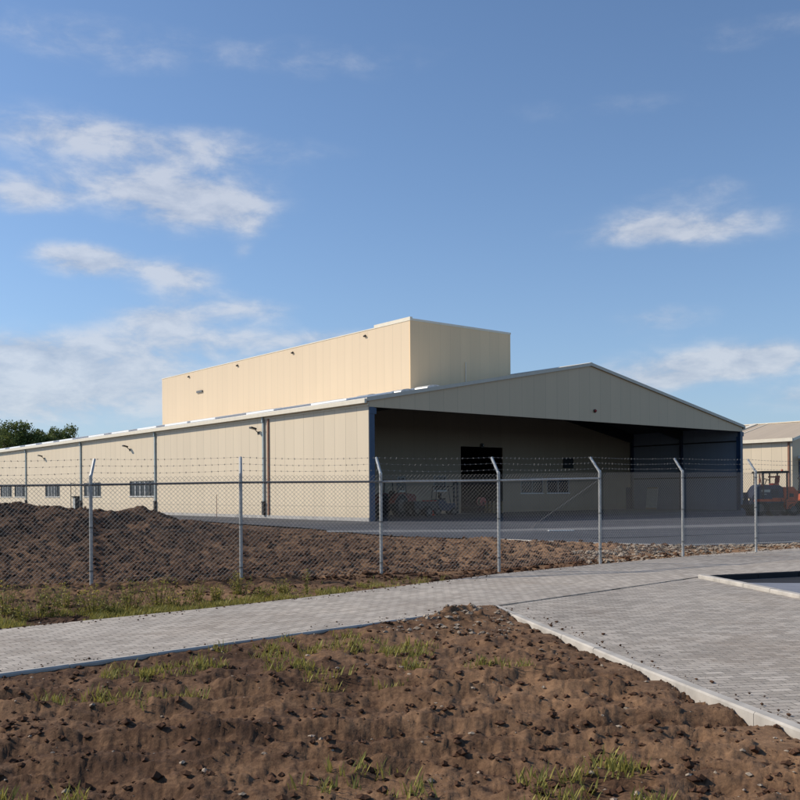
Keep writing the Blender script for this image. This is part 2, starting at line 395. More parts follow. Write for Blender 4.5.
def soil_h(X, Y):
    du = (Y - line(UP, X)) * .70
    dl = (line(LO, X) - Y) * .70
    kx = np.interp(Y, [p[1] for p in KL[::-1]], [p[0] for p in KL[::-1]])
    dk = (kx - X)
    da = (line(AS, X) - Y) * .75
    fine = fbm(X, Y, 3.4, 6, 3, .66); mid = fbm(X, Y, .7, 4, 11); rid = 1 - np.abs(2 * fbm(X * .6, Y * 1.3, 2.4, 4, 23) - 1)
    behind = ss(1.0, 4.0, du)                      # rough beyond the fence strip
    z = line(ZF, X) * ss(0, 1.5, du)
    z = z + (mid - .5) * (.08 + .20 * behind) + (fine - .5) * (.08 + .19 * behind) + (rid - .75) * .12 * behind
    # heap on the left
    Xh = X * 30 / np.maximum(Y, 10)
    mh = line(MND, X + (mid - .5) * 1.2)
    z = z + mh * ss(18.5, 30.5, Y) * (1 - ss(34, 43, Y)) * (1 + (fbm(X, Y, .9, 3, 40) - .5) * .35)
    z = z - .04 * ss(2.5, .2, du)
    z = np.where(du > 0, np.minimum(z, z * 1 + 0) - .03 * ss(.3, 0, du), z)
    # drop under the asphalt and the paving
    z = z * ss(-.2, 1.6, da) + .0 * z
    z = z - .30 * ss(.25, -.6, da)
    zp = -.015 + (mid - .5) * .10 + (fine - .5) * .16 + (rid - .75) * .10 + .13 * ss(1.5, .2, dl) * ss(1.6, .3, dk) * (.5 + fine)
    rut = np.abs(Y - (8.2 + .16 * X)) ; rut2 = np.abs(Y - (6.6 + .16 * X))
    zp = zp - .07 * np.exp(-(rut / .16) ** 2) + .04 * np.exp(-((rut - .32) / .12) ** 2) - .06 * np.exp(-(rut2 / .16) ** 2) + .035 * np.exp(-((rut2 - .32) / .12) ** 2)
    zp = zp * (1 - .8 * ss(.3, 0, dl)) - .012 * ss(.3, 0, dl) - .03 * ss(.2, .0, dk)
    inpath = (du < 0)
    z = np.where(inpath, np.where((dl > 0) & (dk > 0), zp, -.33), z)
    z = np.where(inpath & (dk < .45) & (dk > 0) & (dl > 0), np.minimum(z, -.012 + .13 * ss(1.5, .2, dl) * .5), z)
    return np.where((du < -.02) & ((dl < .0) | (dk < 0)), -.33, z)
NR, NC = 900, 820
rows = np.concatenate([np.geomspace(3.2, 12, 150, endpoint=False), np.geomspace(12, 46, NR - 240, endpoint=False), np.geomspace(46, 125, 90)])
cols = np.linspace(-.72, .72, NC)
YY = np.repeat(rows[:, None], NC, 1); XX = YY * cols[None, :]
ZZ = soil_h(XX, YY)
me = bpy.data.meshes.new('soil')
nv = NR * NC; me.vertices.add(nv)
me.vertices.foreach_set('co', np.stack([XX, YY, ZZ], -1).astype(np.float32).ravel())
ii = (np.arange(NR - 1)[:, None] * NC + np.arange(NC - 1)[None, :]).ravel()
q = np.stack([ii, ii + 1, ii + 1 + NC, ii + NC], -1)
zf = ZZ.ravel(); keep = ~((zf[q] < -.29).all(1)); q = q[keep]
nf = len(q); me.loops.add(nf * 4); me.loops.foreach_set('vertex_index', q.ravel().astype(np.int32))
me.polygons.add(nf); me.polygons.foreach_set('loop_start', (np.arange(nf) * 4).astype(np.int32)); me.polygons.foreach_set('loop_total', np.full(nf, 4, np.int32))
me.polygons.foreach_set('use_smooth', np.ones(nf, bool)); me.update(calc_edges=True); me.validate()
me.materials.append(M['soil'])
so_ = bpy.data.objects.new('soil', me); C.objects.link(so_); tag(so_, kind='structure')

# loose clods and rubble: nobody could count them
def rocks(name, mat, pts, label):
    base = [(0, 0, 1), (1, 0, 0), (0, 1, 0), (-1, 0, 0), (0, -1, 0), (0, 0, -1), (.7, .7, .45), (-.7, .7, .4), (-.7, -.7, .5), (.7, -.7, .35)]
    F = [(0, 1, 6), (0, 6, 2), (0, 2, 7), (0, 7, 3), (0, 3, 8), (0, 8, 4), (0, 4, 9), (0, 9, 1), (5, 2, 1), (5, 3, 2), (5, 4, 3), (5, 1, 4), (1, 2, 6), (2, 3, 7), (3, 4, 8), (4, 1, 9)]
    V = []; Fc = []
    for x, y, z, s in pts:
        a = rnd.uniform(0, 6.28); n = len(V); ca, sa = math.cos(a), math.sin(a)
        k = (s * rnd.uniform(.7, 1.3), s * rnd.uniform(.7, 1.3), s * rnd.uniform(.5, .9))
        for bx, by, bz in base:
            j = rnd.uniform(.72, 1.2); px, py, pz = bx * k[0] * j, by * k[1] * j, bz * k[2] * j
            V.append((x + px * ca - py * sa, y + px * sa + py * ca, z + pz))
        Fc += [tuple(i + n for i in f) for f in F]
    o = mesh_obj(name, V, Fc, mat); return tag(o, label, 'soil', kind='stuff')
def scatter(n, fn, smin, smax, sink=.2):
    out = []; cand = [fn() for _ in range(n * 2)]
    X = np.array([c[0] for c in cand]); Y = np.array([c[1] for c in cand]); Z = soil_h(X, Y)
    for x, y, z in zip(X, Y, Z):
        if z > -.2 and len(out) < n:
            s = smin + (smax - smin) * rnd.random() ** 4; out.append((x, y, z + s * sink, s))
    return out
def far_soil():
    y = 18.5 + 20 * rnd.random() ** 1.3; return (rnd.uniform(-.62, .34) * y, y)
def near_strip():
    x = rnd.uniform(-9, 13); y = line(UP, x) + rnd.uniform(.1, 4.5); return (x, float(y))
def fore():
    y = rnd.uniform(4.2, 13); return (rnd.uniform(-.5, .5) * y, y)
rocks('soil_clods', M['clod'], scatter(11000, far_soil, .015, .10) + scatter(3500, near_strip, .01, .055) + scatter(4200, fore, .004, .042), 'loose brown clods strewn over the dug soil')
def spill(P, side, n, smax):
    out = []
    for k in range(n):
        x = rnd.uniform(-9, 12)
        if side < 0 and x > 1.2: continue
        y = float(line(P, x)) - side * abs(rnd.gauss(0, .22)) * (1.5 if vnoise(np.array([x * .8]), np.array([x * .3]), 5)[0] > .5 else .4)
        s_ = .004 + (smax - .004) * rnd.random() ** 3; out.append((x, y, s_ * .3, s_))
    return out
rocks('soil_crumbs', M['clod'], spill(UP, 1, 900, .020) + spill([p for p in LO if p[0] < 1.5], -1, 500, .02) + [(x_ + .14 + abs(rnd.gauss(0, .2)), y_, .0, .004 + .02 * rnd.random() ** 3) for x_, y_ in [(float(np.interp(q, [p[1] for p in KL[::-1]], [p[0] for p in KL[::-1]])), q) for q in [rnd.uniform(4, 13.6) for _ in range(200)]]], 'crumbs of brown soil spilled over the edges of the paving')
def right_strip():
    x = rnd.uniform(4.5, 13); y = float(line(UP, x)) + .15 + rnd.random() * 3.0; return (x, y)
def corner():
    y = rnd.uniform(11.2, 13.5); x = rnd.uniform(-.3, 1.5); return (x, y)
rocks('rubble', M['rubble'], scatter(500, fore, .005, .028) + scatter(1500, right_strip, .02, .09) + scatter(260, corner, .01, .05), 'pale rubble stones along the strip below the fence')

# ------------------------------------------------------------------ asphalt yard
yard = AS + [(120, 110), (160, 190), (-60, 190)]
sheet('yard', yard, .03, M['asphalt'])
sheet('concrete_strip', [(-3.2, 40.3), (4, 39.6), (9.5, 41.2), (16, 43.6), (24, 46.6), (40, 52), (40, 55), (24, 50), (16, 46.4), (9.5, 43.6), (4, 42.0), (-3.4, 42.2)], .034, M['strip'])
slab('dark_line', [(6.9, 33.0), (20, 38.9), (34, 45.2), (34, 45.4), (20, 39.1), (6.9, 33.25)], .0, .042, M['dark_metal'])  # thin dark line across the yard
kerb('kerb', [(2.9, 33.75), (6.2, 30.2), (8.8, 28.5), (12.5, 29.8), (20, 34.8)], .12, .05, 1, z0=-.1)

# ------------------------------------------------------------------ main warehouse (local x along the gable, y along the long wall)
A = (-1.853, 55.379); ROT = math.atan2(.6252, .7804)
W = 40.93; EV = 7.35; RG = 11.1; HD = 6.93; LEN = 118.0; CAN = 11.7
wh = empty('warehouse', (A[0], A[1], 0), ROT, 'long cream metal warehouse with an open canopy bay under its grey gable', 'building')
T = .12
def rz(x): return EV + (RG - EV) * (1 - abs(x - W / 2) / (W / 2))
# long left wall (outer face at x=0) with window openings
wins = [(x0, x1) for x0, x1 in ((31.0, 36.3), (43.3, 47.9), (55.1, 59.9), (67.2, 71.3), (72.4, 77.2), (86, 90), (92, 96))]
WZ0, WZ1 = 1.62, 2.98
mb = MB(); y = 0.0
for a, b in wins:
    mb.box(0, T, y, a, .25, EV); mb.box(0, T, a, b, .25, WZ0); mb.box(0, T, a, b, WZ1, EV); y = b
mb.box(0, T, y, LEN, .25, EV); mb.build('side_wall', M['wall_y'], wh)
mb = MB(); mb.box(-.03, T, .01, LEN, -.1, .248); mb.build('plinth', M['concrete'], wh)
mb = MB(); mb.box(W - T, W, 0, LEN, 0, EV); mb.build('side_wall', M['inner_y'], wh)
# gable fascia above the opening
mb = MB(); mb.prism([(0.0, HD), (W, HD), (W, EV), (W / 2, RG - .002), (0.0, EV)], 'y', -.02, .10); mb.build('gable_fascia', M['gable'], wh)
mb = MB(); mb.box(.35, W - .35, .11, .42, HD + .01, HD + .4); mb.build('header_beam', M['dark_metal'], wh)
# back wall of the canopy bay with doorway and windows
def s_at(px, t):                                  # local x of a bearing on the plane y=t
    r = (px - 400) / 921.6; bx = A[0] - .6252 * t; by = A[1] + .7804 * t
    return (r * by - bx) / (.7804 - r * .6252)
def z_at(px, py, s, t):
    Y = A[1] + .6252 * s + .7804 * t; return EYE + (493.5 - .00688 * (px - 400) - py) / 921.6 * Y
D0, D1 = s_at(461, CAN), s_at(503, CAN); DZ = z_at(482, 447, (D0 + D1) / 2, CAN)
ops = [(s_at(398, CAN), s_at(405, CAN), 1.9, 3.0), (s_at(434, CAN), s_at(446, CAN), 1.9, 3.1), (D0, D1, 0, DZ), (s_at(521, CAN), s_at(543, CAN), 1.65, 3.05), (s_at(547, CAN), s_at(569, CAN), 1.65, 3.05)]
mb = MB(); x = T + .002
for a, b, z0, z1 in ops:
    mb.box(x, a, CAN, CAN + T, .0, rz(W / 2) - .2) if False else mb.prism([(x, 0), (a, 0), (a, rz(a) - .25), (x, rz(x) - .25)] if not (x < W / 2 < a) else [(x, 0), (a, 0), (a, rz(a) - .25), (W / 2, RG - .25), (x, rz(x) - .25)], 'y', CAN, CAN + T)
    if z0 > 0: mb.box(a, b, CAN, CAN + T, 0, z0)
    mb.prism([(a, z1), (b, z1), (b, rz(b) - .25), (a, rz(a) - .25)], 'y', CAN, CAN + T); x = b
e = W - T - .002
mb.prism([(x, 0), (e, 0), (e, rz(e) - .25), (W / 2, RG - .25), (x, rz(x) - .25)] if x < W / 2 else [(x, 0), (e, 0), (e, rz(e) - .25), (x, rz(x) - .25)], 'y', CAN, CAN + T)
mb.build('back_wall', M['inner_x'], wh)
mb = MB(); mb.prism([(T, 0), (W - T, 0), (W - T, EV - .1), (W / 2, RG - .1), (T, EV - .1)], 'y', LEN - T, LEN); mb.build('end_wall', M['wall_x'], wh)
def window(parent, axis, a, b, z0, z1, pos, nm, frame, inward=1):
    """axis y: window in a wall x=pos running a..b along y; axis x the other way"""
    f = .055
    mb = MB()
    def bx(u0, u1, w0, w1, d0, d1):
        if axis == 'y': mb.box(d0, d1, u0, u1, w0, w1)
        else: mb.box(u0, u1, d0, d1, w0, w1)
    d0, d1 = pos + .0, pos + .09
    bx(a, b, z0, z0 + f, d0, d1); bx(a, b, z1 - f, z1, d0, d1); bx(a, a + f, z0 + f, z1 - f, d0, d1); bx(b - f, b, z0 + f, z1 - f, d0, d1)
    for k in range(1, nm):
        c = a + (b - a) * k / nm; wd = .035 if nm < 4 else .045
        bx(c - wd, c + wd, z0 + f, z1 - f, d0, d1)
    w_ = mb.build('window', frame, parent)
    if axis == 'y':
        for k in (2, 3, 4):
            c = a + (b - a) * (k - .15) / 5; mb = MB(); bx(c, c + .20, z0 + f, z1 - f, pos + .012, pos + .050); mb.build('mullion', M['white_frame'], w_)
    mb = MB(); bx(a + f, b - f, z0 + f, z1 - f, pos + .055, pos + .065); mb.build('pane', M['glass'], w_)
    mb = MB(); bx(a - .06, b + .06, z0 - .06, z0 - .002, pos - .09, pos + .10); mb.build('sill', M['white_frame'], w_)
    return w_
for a, b in wins: window(wh, 'y', a, b, WZ0, WZ1, .02, 5, M['sash'])
for i, (a, b, z0, z1) in enumerate(ops):
    if z0 > 0: window(wh, 'x', a, b, z0, z1, CAN + .0, 2 if i > 2 else 1, M['grey_frame'])
# roof: two sheets with pale rooflight strips
OV = .22
def roof_sheet(x0, x1, y0, y1, up, th):
    za = rz(max(0, min(W, x0))) ; zb = rz(max(0, min(W, x1)))
    if x0 < 0: za = EV - (RG - EV) / (W / 2) * (-x0)
    if x1 > W: zb = EV - (RG - EV) / (W / 2) * (x1 - W)
    return [(x0, za + up), (x1, zb + up), (x1, zb + up + th), (x0, za + up + th)]
mb = MB(); mb.prism(roof_sheet(-OV, W / 2, 0, 0, .0, .13), 'y', -.1, LEN + .2); mb.prism(roof_sheet(W / 2, W + OV, 0, 0, .0, .13), 'y', -.1, LEN + .2)
rf = mb.build('roof', M['roof'], wh)
k = 4.0
mbs = MB()
while k < LEN - 4:
    mbs.prism(roof_sheet(1.2, 7.4, 0, 0, .15, .10 + rnd.random() * .05), 'y', k, k + 4.4 - .8 * rnd.random()); k += rnd.choice([5.0, 6.2, 9.0])
mbs.build('rooflight', M['skylight'], rf)
# rake trim on the gable edge, ridge cap
mb = MB(); mb.prism(roof_sheet(-OV - .02, W / 2, 0, 0, -.06, .23), 'y', -.16, -.102); mb.prism(roof_sheet(W / 2, W + OV + .02, 0, 0, -.06, .23), 'y', -.16, -.102)
mb.build('rake_trim', M['rake'], wh)
mb = MB(); mb.prism([(W / 2 - .35, RG + .09), (W / 2, RG + .17), (W / 2 + .35, RG + .09), (W / 2, RG + .20)], 'y', -.15, LEN); mb.build('ridge_cap', M['trim'], wh)
# gutter along both eaves
for sx, x0 in ((-1, -OV - .16), (1, W + OV + .005)):
    mb = MB(); mb.box(x0, x0 + .155, -.12, LEN, EV - .22, EV + .05, ); mb.build('gutter', M['trim'], wh, bevel=.012)
mb = MB(); mb.box(-.055, -.003, 0, LEN, EV - .36, EV - .10); mb.build('eaves_trim', M['trim'], wh)
# corner columns, blue
for x0 in (.0, W - .40):
    mb = MB()
    mb.box(x0 + .02, x0 + .40, -.06, -.022, 0, HD + .0); mb.box(x0 + .19, x0 + .22, -.022, .30, 0, HD - .003); mb.box(x0 + .02, x0 + .40, .30, .335, 0, HD - .44)
    mb.box(x0 - .0, x0 + .52, -.09, -.061, HD - .42, HD - .05)
    mb.build('corner_column', M['blue_steel'], wh)
# portal frames and girts inside the bay
for yf in (5.9, CAN - .25):
    for x0 in (T + .02, W - T - .34):
        mb = MB(); mb.box(x0, x0 + .32, yf, yf + .2, 0, rz(x0 + .16) - .55); mb.build('portal_column', M['navy'], wh)
    mb = MB()
    for xa, xb in ((T + .02, W / 2), (W / 2, W - T - .02)):
        mb.prism([(xa, rz(xa) - .95), (xb, rz(xb) - .95), (xb, rz(xb) - .02), (xa, rz(xa) - .02)], 'y', yf + .005, yf + .19)
    mb.build('rafter', M['dark_metal'], wh)
mb = MB()
for xa, xb in ((T + .01, W / 2), (W / 2, W - T - .01)):
    mb.prism([(xa, rz(xa) - .06), (xb, rz(xb) - .06), (xb, rz(xb) - .004), (xa, rz(xa) - .004)], 'y', .12, LEN - .2)
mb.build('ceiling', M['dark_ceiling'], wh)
mb = MB()
for z in (2.9, 6.05): mb.box(W - T - .09, W - T - .002, .4, CAN - .02, z, z + .11)
for z in (2.9, 6.05): mb.box(T + .002, T + .09, .4, CAN - .02, z, z + .11)
mb.build('girt', M['dark_metal'], wh)
# concrete upstand of the floor in the bay
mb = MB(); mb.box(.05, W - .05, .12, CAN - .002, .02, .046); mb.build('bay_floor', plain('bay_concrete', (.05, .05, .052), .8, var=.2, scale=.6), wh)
# dark steel door near the far corner
dx0 = s_at(626, CAN); mb = MB(); mb.box(dx0, dx0 + .98, CAN - .05, CAN - .003, .05, 2.15); dr = mb.build('door', M['navy'], wh, bevel=.01)
mb = MB(); mb.tube((dx0 + .85, CAN - .11, 1.05), (dx0 + .70, CAN - .11, 1.05), .014); mb.tube((dx0 + .85, CAN - .05, 1.05), (dx0 + .85, CAN - .11, 1.05), .014); mb.build('handle', M['galv'], dr)
mb = MB(); vx = s_at(563, CAN); mb.box(vx, s_at(573, CAN), CAN - .10, CAN - .003, 3.9, 4.85)
v_ = mb.build('vent_grille', M['black'], wh, bevel=.02)
# downpipes
for yd in (12.3, 30.6, 48.6, 66.6, 84.6, 102.6):
    mb = MB(); mb.box(-.13, -.002, yd - .11, yd + .11, 1.0, EV - .37); mb.box(-.20, -.05, yd - .09, yd + .09, EV - .60, EV - .2)
    dp = mb.build('downpipe', M['pipe'], wh, bevel=.02)
    mb = MB(); mb.box(-.18, -.003, yd - .14, yd + .14, .26, 1.15); mb.box(-.22, -.003, yd - .17, yd + .17, 1.12, 1.22); mb.build('pipe_shoe', M['dark_metal'], dp, bevel=.015)
    mb = MB()
    for z in (2.0, 4.2, 6.2): mb.box(-.145, -.001, yd - .13, yd + .13, z, z + .05)
    mb.build('pipe_clip', M['galv'], dp)
mb = MB(); mb.box(-.09, -.002, 11.62, 11.78, .27, EV - .37); mb.build('cable_duct', M['pipe_brown'], wh)
mb = MB(); mb.box(-.40, -.01, 49.3, 50.0, .0, 1.55); eb = mb.build('meter_cabinet', M['rim'], wh, bevel=.02)
mb = MB(); mb.box(-.50, .0, 49.2, 50.1, 1.55, 1.66); mb.build('cabinet_cap', M['dark_metal'], eb)
mb = MB(); mb.box(-.41, -.401, 49.36, 49.94, .2, 1.45); mb.build('cabinet_door', M['galv'], eb)
mb = MB(); mb.tube((-.35, 50.7, 0), (-.35, 50.7, 3.05), .04); mb.tube((-.35, 50.7, 3.0), (.02, 50.7, 3.0), .03); mb.build('standpipe', M['galv_dark'], wh)
mb = MB(); mb.tube((-1.1, 17.4, 0), (-1.1, 17.4, 1.7), .025); st = mb.build('marker_stake', M['pipe_brown']); st.location = (A[0], A[1], 0); st.rotation_euler = (0, 0, ROT)
tag(st, 'thin brown stake in the ground beside the cream side wall', 'stake')
# floodlights on short arms
def floodlight(parent, y, z, s=1.0):
    mb = MB(); mb.box(-.03, -.002, y - .12, y + .12, z - .55 * s, z - .25 * s); mb.path([(-.02, y, z - .4 * s), (-.32 * s, y, z - .15 * s), (-.45 * s, y, z)], .03)
    br = mb.build('bracket', M['dark_metal'])
    mb = MB(); mb.box(-1.0 * s, -.35 * s, y - .28 * s, y + .28 * s, z, z + .16 * s, rot=(0, .22, 0)); mb.box(-.5 * s, -.28 * s, y - .16 * s, y + .16 * s, z - .08 * s, z + .10 * s)
    fl = mb.build('floodlight', M['dark_metal'], parent, bevel=.02); br.parent = fl
    mb = MB(); mb.box(-.95 * s, -.4 * s, y - .24 * s, y + .24 * s, z - .015, z - .004, rot=(0, .22, 0)); mb.build('lens', M['glass'], fl)
for y, z in ((13.1, 6.35), (36.2, 6.1), (60.2, 6.1), (80.0, 6.1)): floodlight(wh, y, z, .68)
# small round lamp on the gable and one over the doorway
for px, py, t in ((595, 411, -.02), (482, 445.5, CAN)):
    s = s_at(px, t); z = z_at(px, py, s, t)
    mb = MB(); mb.tube((s, t - .003, z), (s, t - .10, z), (.13 if t < 0 else .2), n=16); lp = mb.build('wall_lamp', M['dark_metal'], wh)
    mb = MB(); mb.tube((s, t - .10, z), (s, t - .20, z), .11, .06, n=16); mb.build('lens', M['red'] if t < 0 else M['glass'], lp)

# ------------------------------------------------------------------ tall hall behind
th = empty('tall_hall', (A[0], A[1], 0), ROT, 'tall windowless tan block rising behind the warehouse roof', 'building')
X0, X1, Y0, Y1, ZT = 8.2, 18.25, 6.0, 47.4, 13.95
mb = MB(); mb.box(X0, X0 + T, Y0 + T, Y1, rz(X0) + .135, ZT); mb.build('side_wall', M['tower_y'], th)
mb = MB(); mb.box(X1 - T, X1, Y0 + T, Y1, rz(X1) + .135, ZT); mb.build('side_wall', M['tower_y'], th)
mb = MB(); mb.prism([(X0, rz(X0) + .135), (X1, rz(X1) + .135), (X1, ZT), (X0, ZT)], 'y', Y0, Y0 + T - .002); mb.build('front_wall', M['tower_x_lifted'], th)
mb = MB(); mb.prism([(X0 + T, rz(X0 + T) + .135), (X1 - T, rz(X1 - T) + .135), (X1 - T, ZT), (X0 + T, ZT)], 'y', Y1 - T, Y1); mb.build('end_wall', M['tower_x_lifted'], th)
mb = MB(); mb.box(X0 + T, X1 - T, Y0 + T, Y1 - T, ZT - .5, ZT - .35); mb.build('roof', M['roof'], th)
yp = Y0 + 4.2
mb = MB(); mb.box(X0 - .03, X0 + .2, yp, Y1 + .03, ZT + .002, ZT + .07); mb.box(X0 - .03, X0 + .2, Y0 - .03, yp - .002, ZT + .002, ZT + .26)
mb.box(X0 + .202, X1 + .03, Y0 - .03, Y0 + .2, ZT + .002, ZT + .16); mb.box(X1 - .2, X1 + .03, Y0 + .202, Y1 + .03, ZT + .002, ZT + .07)
mb.build('coping', M['trim'], th)
mb = MB(); mb.tube((s_at(466, Y0), Y0 - .06, 9.0), (s_at(466, Y0), Y0 - .06, 11.4), .035); mb.build('vent_pipe', M['trim'], th)
for yv in (11.3, 21.5, 31.0, 41.0):
    mb = MB(); mb.box(X0 - .15, X0 - .003, yv - .14, yv + .14, ZT - .46, ZT - .34, rot=(0, -.2, 0)); o = mb.build('wall_lamp', M['dark_metal'], th, bevel=.03)
    mb = MB(); mb.tube((X0, yv, ZT - .3), (X0 - .12, yv, ZT - .38), .03); mb.build('bracket', M['dark_metal'], o)
mb = MB(); mb.box(X0 - .12, X0 - .003, 38.0, 39.2, ZT - 2.2, ZT - 2.0); mb.build('dark_fitting', M['galv_dark'], th)  # small fitting standing for a dark speck against the wall
# low domed roof vents in front of it
for i, (vx_, vy_, ln) in enumerate(((5.8, 3.2, 1.2), (7.6, 2.6, 1.4), (3.9, 4.5, 1.2))):
    zz = rz(vx_) + .14
    mb = MB(); n = 10
    prof = [(vx_ + .75 * math.cos(math.pi * k / n), zz - .12 + .26 * math.sin(math.pi * k / n)) for k in range(n + 1)]
    mb.prism([(vx_ - .75, zz - .3)] + prof[::-1] + [(vx_ + .75, zz - .05)], 'y', vy_, vy_ + ln); mb.build('roof_dome', M['galv'], rf)

# ------------------------------------------------------------------ second hall, far right
B = (42.35, 99.4); hb = empty('small_hall', (B[0], B[1], 0), ROT, 'smaller cream hall with tan pitched roof right of the warehouse', 'building')
w2, ev2, rg2, l2 = 19.6, 7.3, 9.75, 46.0
mb = MB(); mb.box(0, T, 0, l2, 0, ev2); mb.build('side_wall', M['wall_y'], hb)
mb = MB(); mb.box(w2 - T, w2, 0, l2, 0, ev2); mb.build('side_wall', M['wall_y'], hb)
for y_ in (0.0, l2 - T):
    mb = MB(); mb.prism([(T, 0), (w2 - T, 0), (w2 - T, ev2), (w2 / 2, rg2 - .03), (T, ev2)], 'y', y_, y_ + T - .002); mb.build('gable_wall', M['gable'], hb)
def r2(x0, x1, up, thk):
    f_ = lambda x: ev2 + (rg2 - ev2) * (1 - abs(x - w2 / 2) / (w2 / 2))
    return [(x0, f_(x0) + up), (x1, f_(x1) + up), (x1, f_(x1) + up + thk), (x0, f_(x0) + up + thk)]
mb = MB(); mb.prism(r2(-.3, w2 / 2, .0, .12), 'y', -.3, l2 + .3); mb.prism(r2(w2 / 2, w2 + .3, .0, .12), 'y', -.3, l2 + .3); r_ = mb.build('roof', M['roof_tan'], hb)
mb = MB(); mb.prism(r2(-.32, w2 / 2, .125, .12), 'y', 9.6, 10.3); mb.prism(r2(-.32, w2 / 2, .125, .05), 'y', 8.2, 8.35); mb.build('roof_flashing', M['trim'], r_)
mb = MB(); mb.prism(r2(-.34, w2 / 2, -.14, .32), 'y', -.36, -.302); mb.prism(r2(w2 / 2, w2 + .34, -.14, .32), 'y', -.36, -.302); mb.build('rake_trim', M['trim'], hb)
mb = MB(); mb.box(-.52, -.31, -.3, l2, ev2 - .28, ev2 + .10); mb.build('gutter', M['trim'], hb, bevel=.02)
mb = MB(); mb.box(w2 / 2 - .25, w2 / 2 + .25, -.3, l2, rg2 + .1, rg2 + .2); mb.build('ridge_cap', M['trim'], hb)
mb = MB(); mb.box(-.10, -.003, .3, .5, 0, ev2 - .3); mb.build('downpipe', M['pipe_brown'], hb)
mb = MB(); mb.box(1.1, w2 - 1, -3.2, -.003, 5.2, 5.5); mb.build('door_canopy', M['white_frame'], hb, bevel=.03)
mb = MB(); mb.box(1.3, 7.5, -.08, -.003, 0, 5.0)
for k in range(10): mb.box(1.3, 7.5, -.10, -.081, .25 + k * .48, .29 + k * .48)
mb.build('roller_door', M['navy'], hb)
mb = MB(); mb.tube((3.0, 22, 8.0), (3.0, 22, 10.2), .35, n=12); mb.tube((3.0, 22, 10.2), (3.0, 22, 10.5), .5, .1, n=12); mb.build('roof_vent', M['galv_dark'], r_)

# ------------------------------------------------------------------ fence
FP = [(-12.0, 17.75, -.05), (-9.0, 17.85, -.05), (-6.04, 18.0, -.04), (-3.16, 18.28, -.01), (-.4, 19.21, 0), (2.15, 20.1, .02), (4.77, 22.0, .08), (7.42, 24.2, .12), (9.9, 25.65, .13), (12.6, 27.2, .13), (15.3, 28.8, .13)]
fe = empty('chain_link_fence', (0, 0, 0), 0, 'galvanised chain link fence with barbed wire on bent posts', 'fence')
arms = []
for i, (x, y, z) in enumerate(FP):
    a = Vector(FP[max(0, i - 1)][:2]); b = Vector(FP[min(len(FP) - 1, i + 1)][:2]); d = (b - a).normalized(); nrm = Vector((-d.y, d.x))
    mb = MB(); mb.tube((x, y, z - .3), (x, y, z + 2.13), .034, n=12); mb.tube((x, y, z + 2.13), (x, y, z + 2.15), .037, .02, n=12)
    po = mb.build('post', M['galv'], fe)
    tip = Vector((x + nrm.x * .27 + rnd.uniform(-.015, .015), y + nrm.y * .27, z + 2.46))
    mb = MB(); mb.tube((x, y, z + 2.10), tip, .032, .030, n=8); mb.build('arm', M['galv'], po)
    mb = MB()
    for zz in (.25, 1.1, 1.93): mb.tube((x, y, z + zz), (x, y, z + zz + .03), .040, n=12)
    mb.build('clamp', M['galv_dark'], po)
    arms.append((Vector((x, y, z + 2.10)), tip))
RAIL_UNTIL = 6
for i in range(len(FP) - 1):
    p = Vector(FP[i]); q = Vector(FP[i + 1]); d2 = Vector((q.x - p.x, q.y - p.y, 0)); L = d2.length; d2.normalize(); nn = Vector((-d2.y, d2.x, 0))
    def P(u, h, off=0): 
        b = p.lerp(q, u / L); return Vector((b.x, b.y, b.z + h)) + nn * (-.045 + off)
    mb = MB(); PT = .086; H0, H1 = .03, 2.09; H = H1 - H0; r = .0029
    for sgn in (1, -1):
        off = .003 * sgn; k = -H
        u = math.ceil((-H) / PT) * PT
        while u < L:
            if sgn > 0: a_, b_ = (u, H0), (u + H, H1)
            else: a_, b_ = (u + H, H0), (u, H1)
            (u0, h0), (u1, h1) = a_, b_
            if u0 > u1: (u0, h0), (u1, h1) = (u1, h1), (u0, h0)
            if u1 > 0 and u0 < L:
                if u0 < 0: h0 += (h1 - h0) * (-u0) / (u1 - u0); u0 = 0
                if u1 > L: h1 -= (h1 - h0) * (u1 - L) / (u1 - u0); u1 = L
                # slight slack: the net bows between posts
                um = (u0 + u1) / 2; hm = (h0 + h1) / 2; bow = .03 * math.sin(math.pi * um / L) * math.sin(math.pi * hm / 2.1)
                mb.tube(P(u0, h0, off), P(um, hm, off + bow), r, n=3, cap=False); mb.tube(P(um, hm, off + bow), P(u1, h1, off), r, n=3, cap=False)
            u += PT
    mb.build('wire_netting', M['galv_wire'], fe)
    mb = MB()
    for h in ((.15, 1.02, 2.05) if i >= RAIL_UNTIL else (.15, 1.02)): mb.tube(P(0, h, .0), P(L / 2, h - .008, .0), .0025, n=4); mb.tube(P(L / 2, h - .008, .0), P(L, h, .0), .0025, n=4)
    mb.build('tension_wire', M['galv_wire'], fe)
    if i < RAIL_UNTIL:
        mb = MB(); a_ = P(0, 1.95, .045); b_ = P(L, 1.95, .045); mb.tube(a_, b_, .021, n=8); mb.build('top_rail', M['galv'] if i >= 4 else M['galv_dark'], fe)
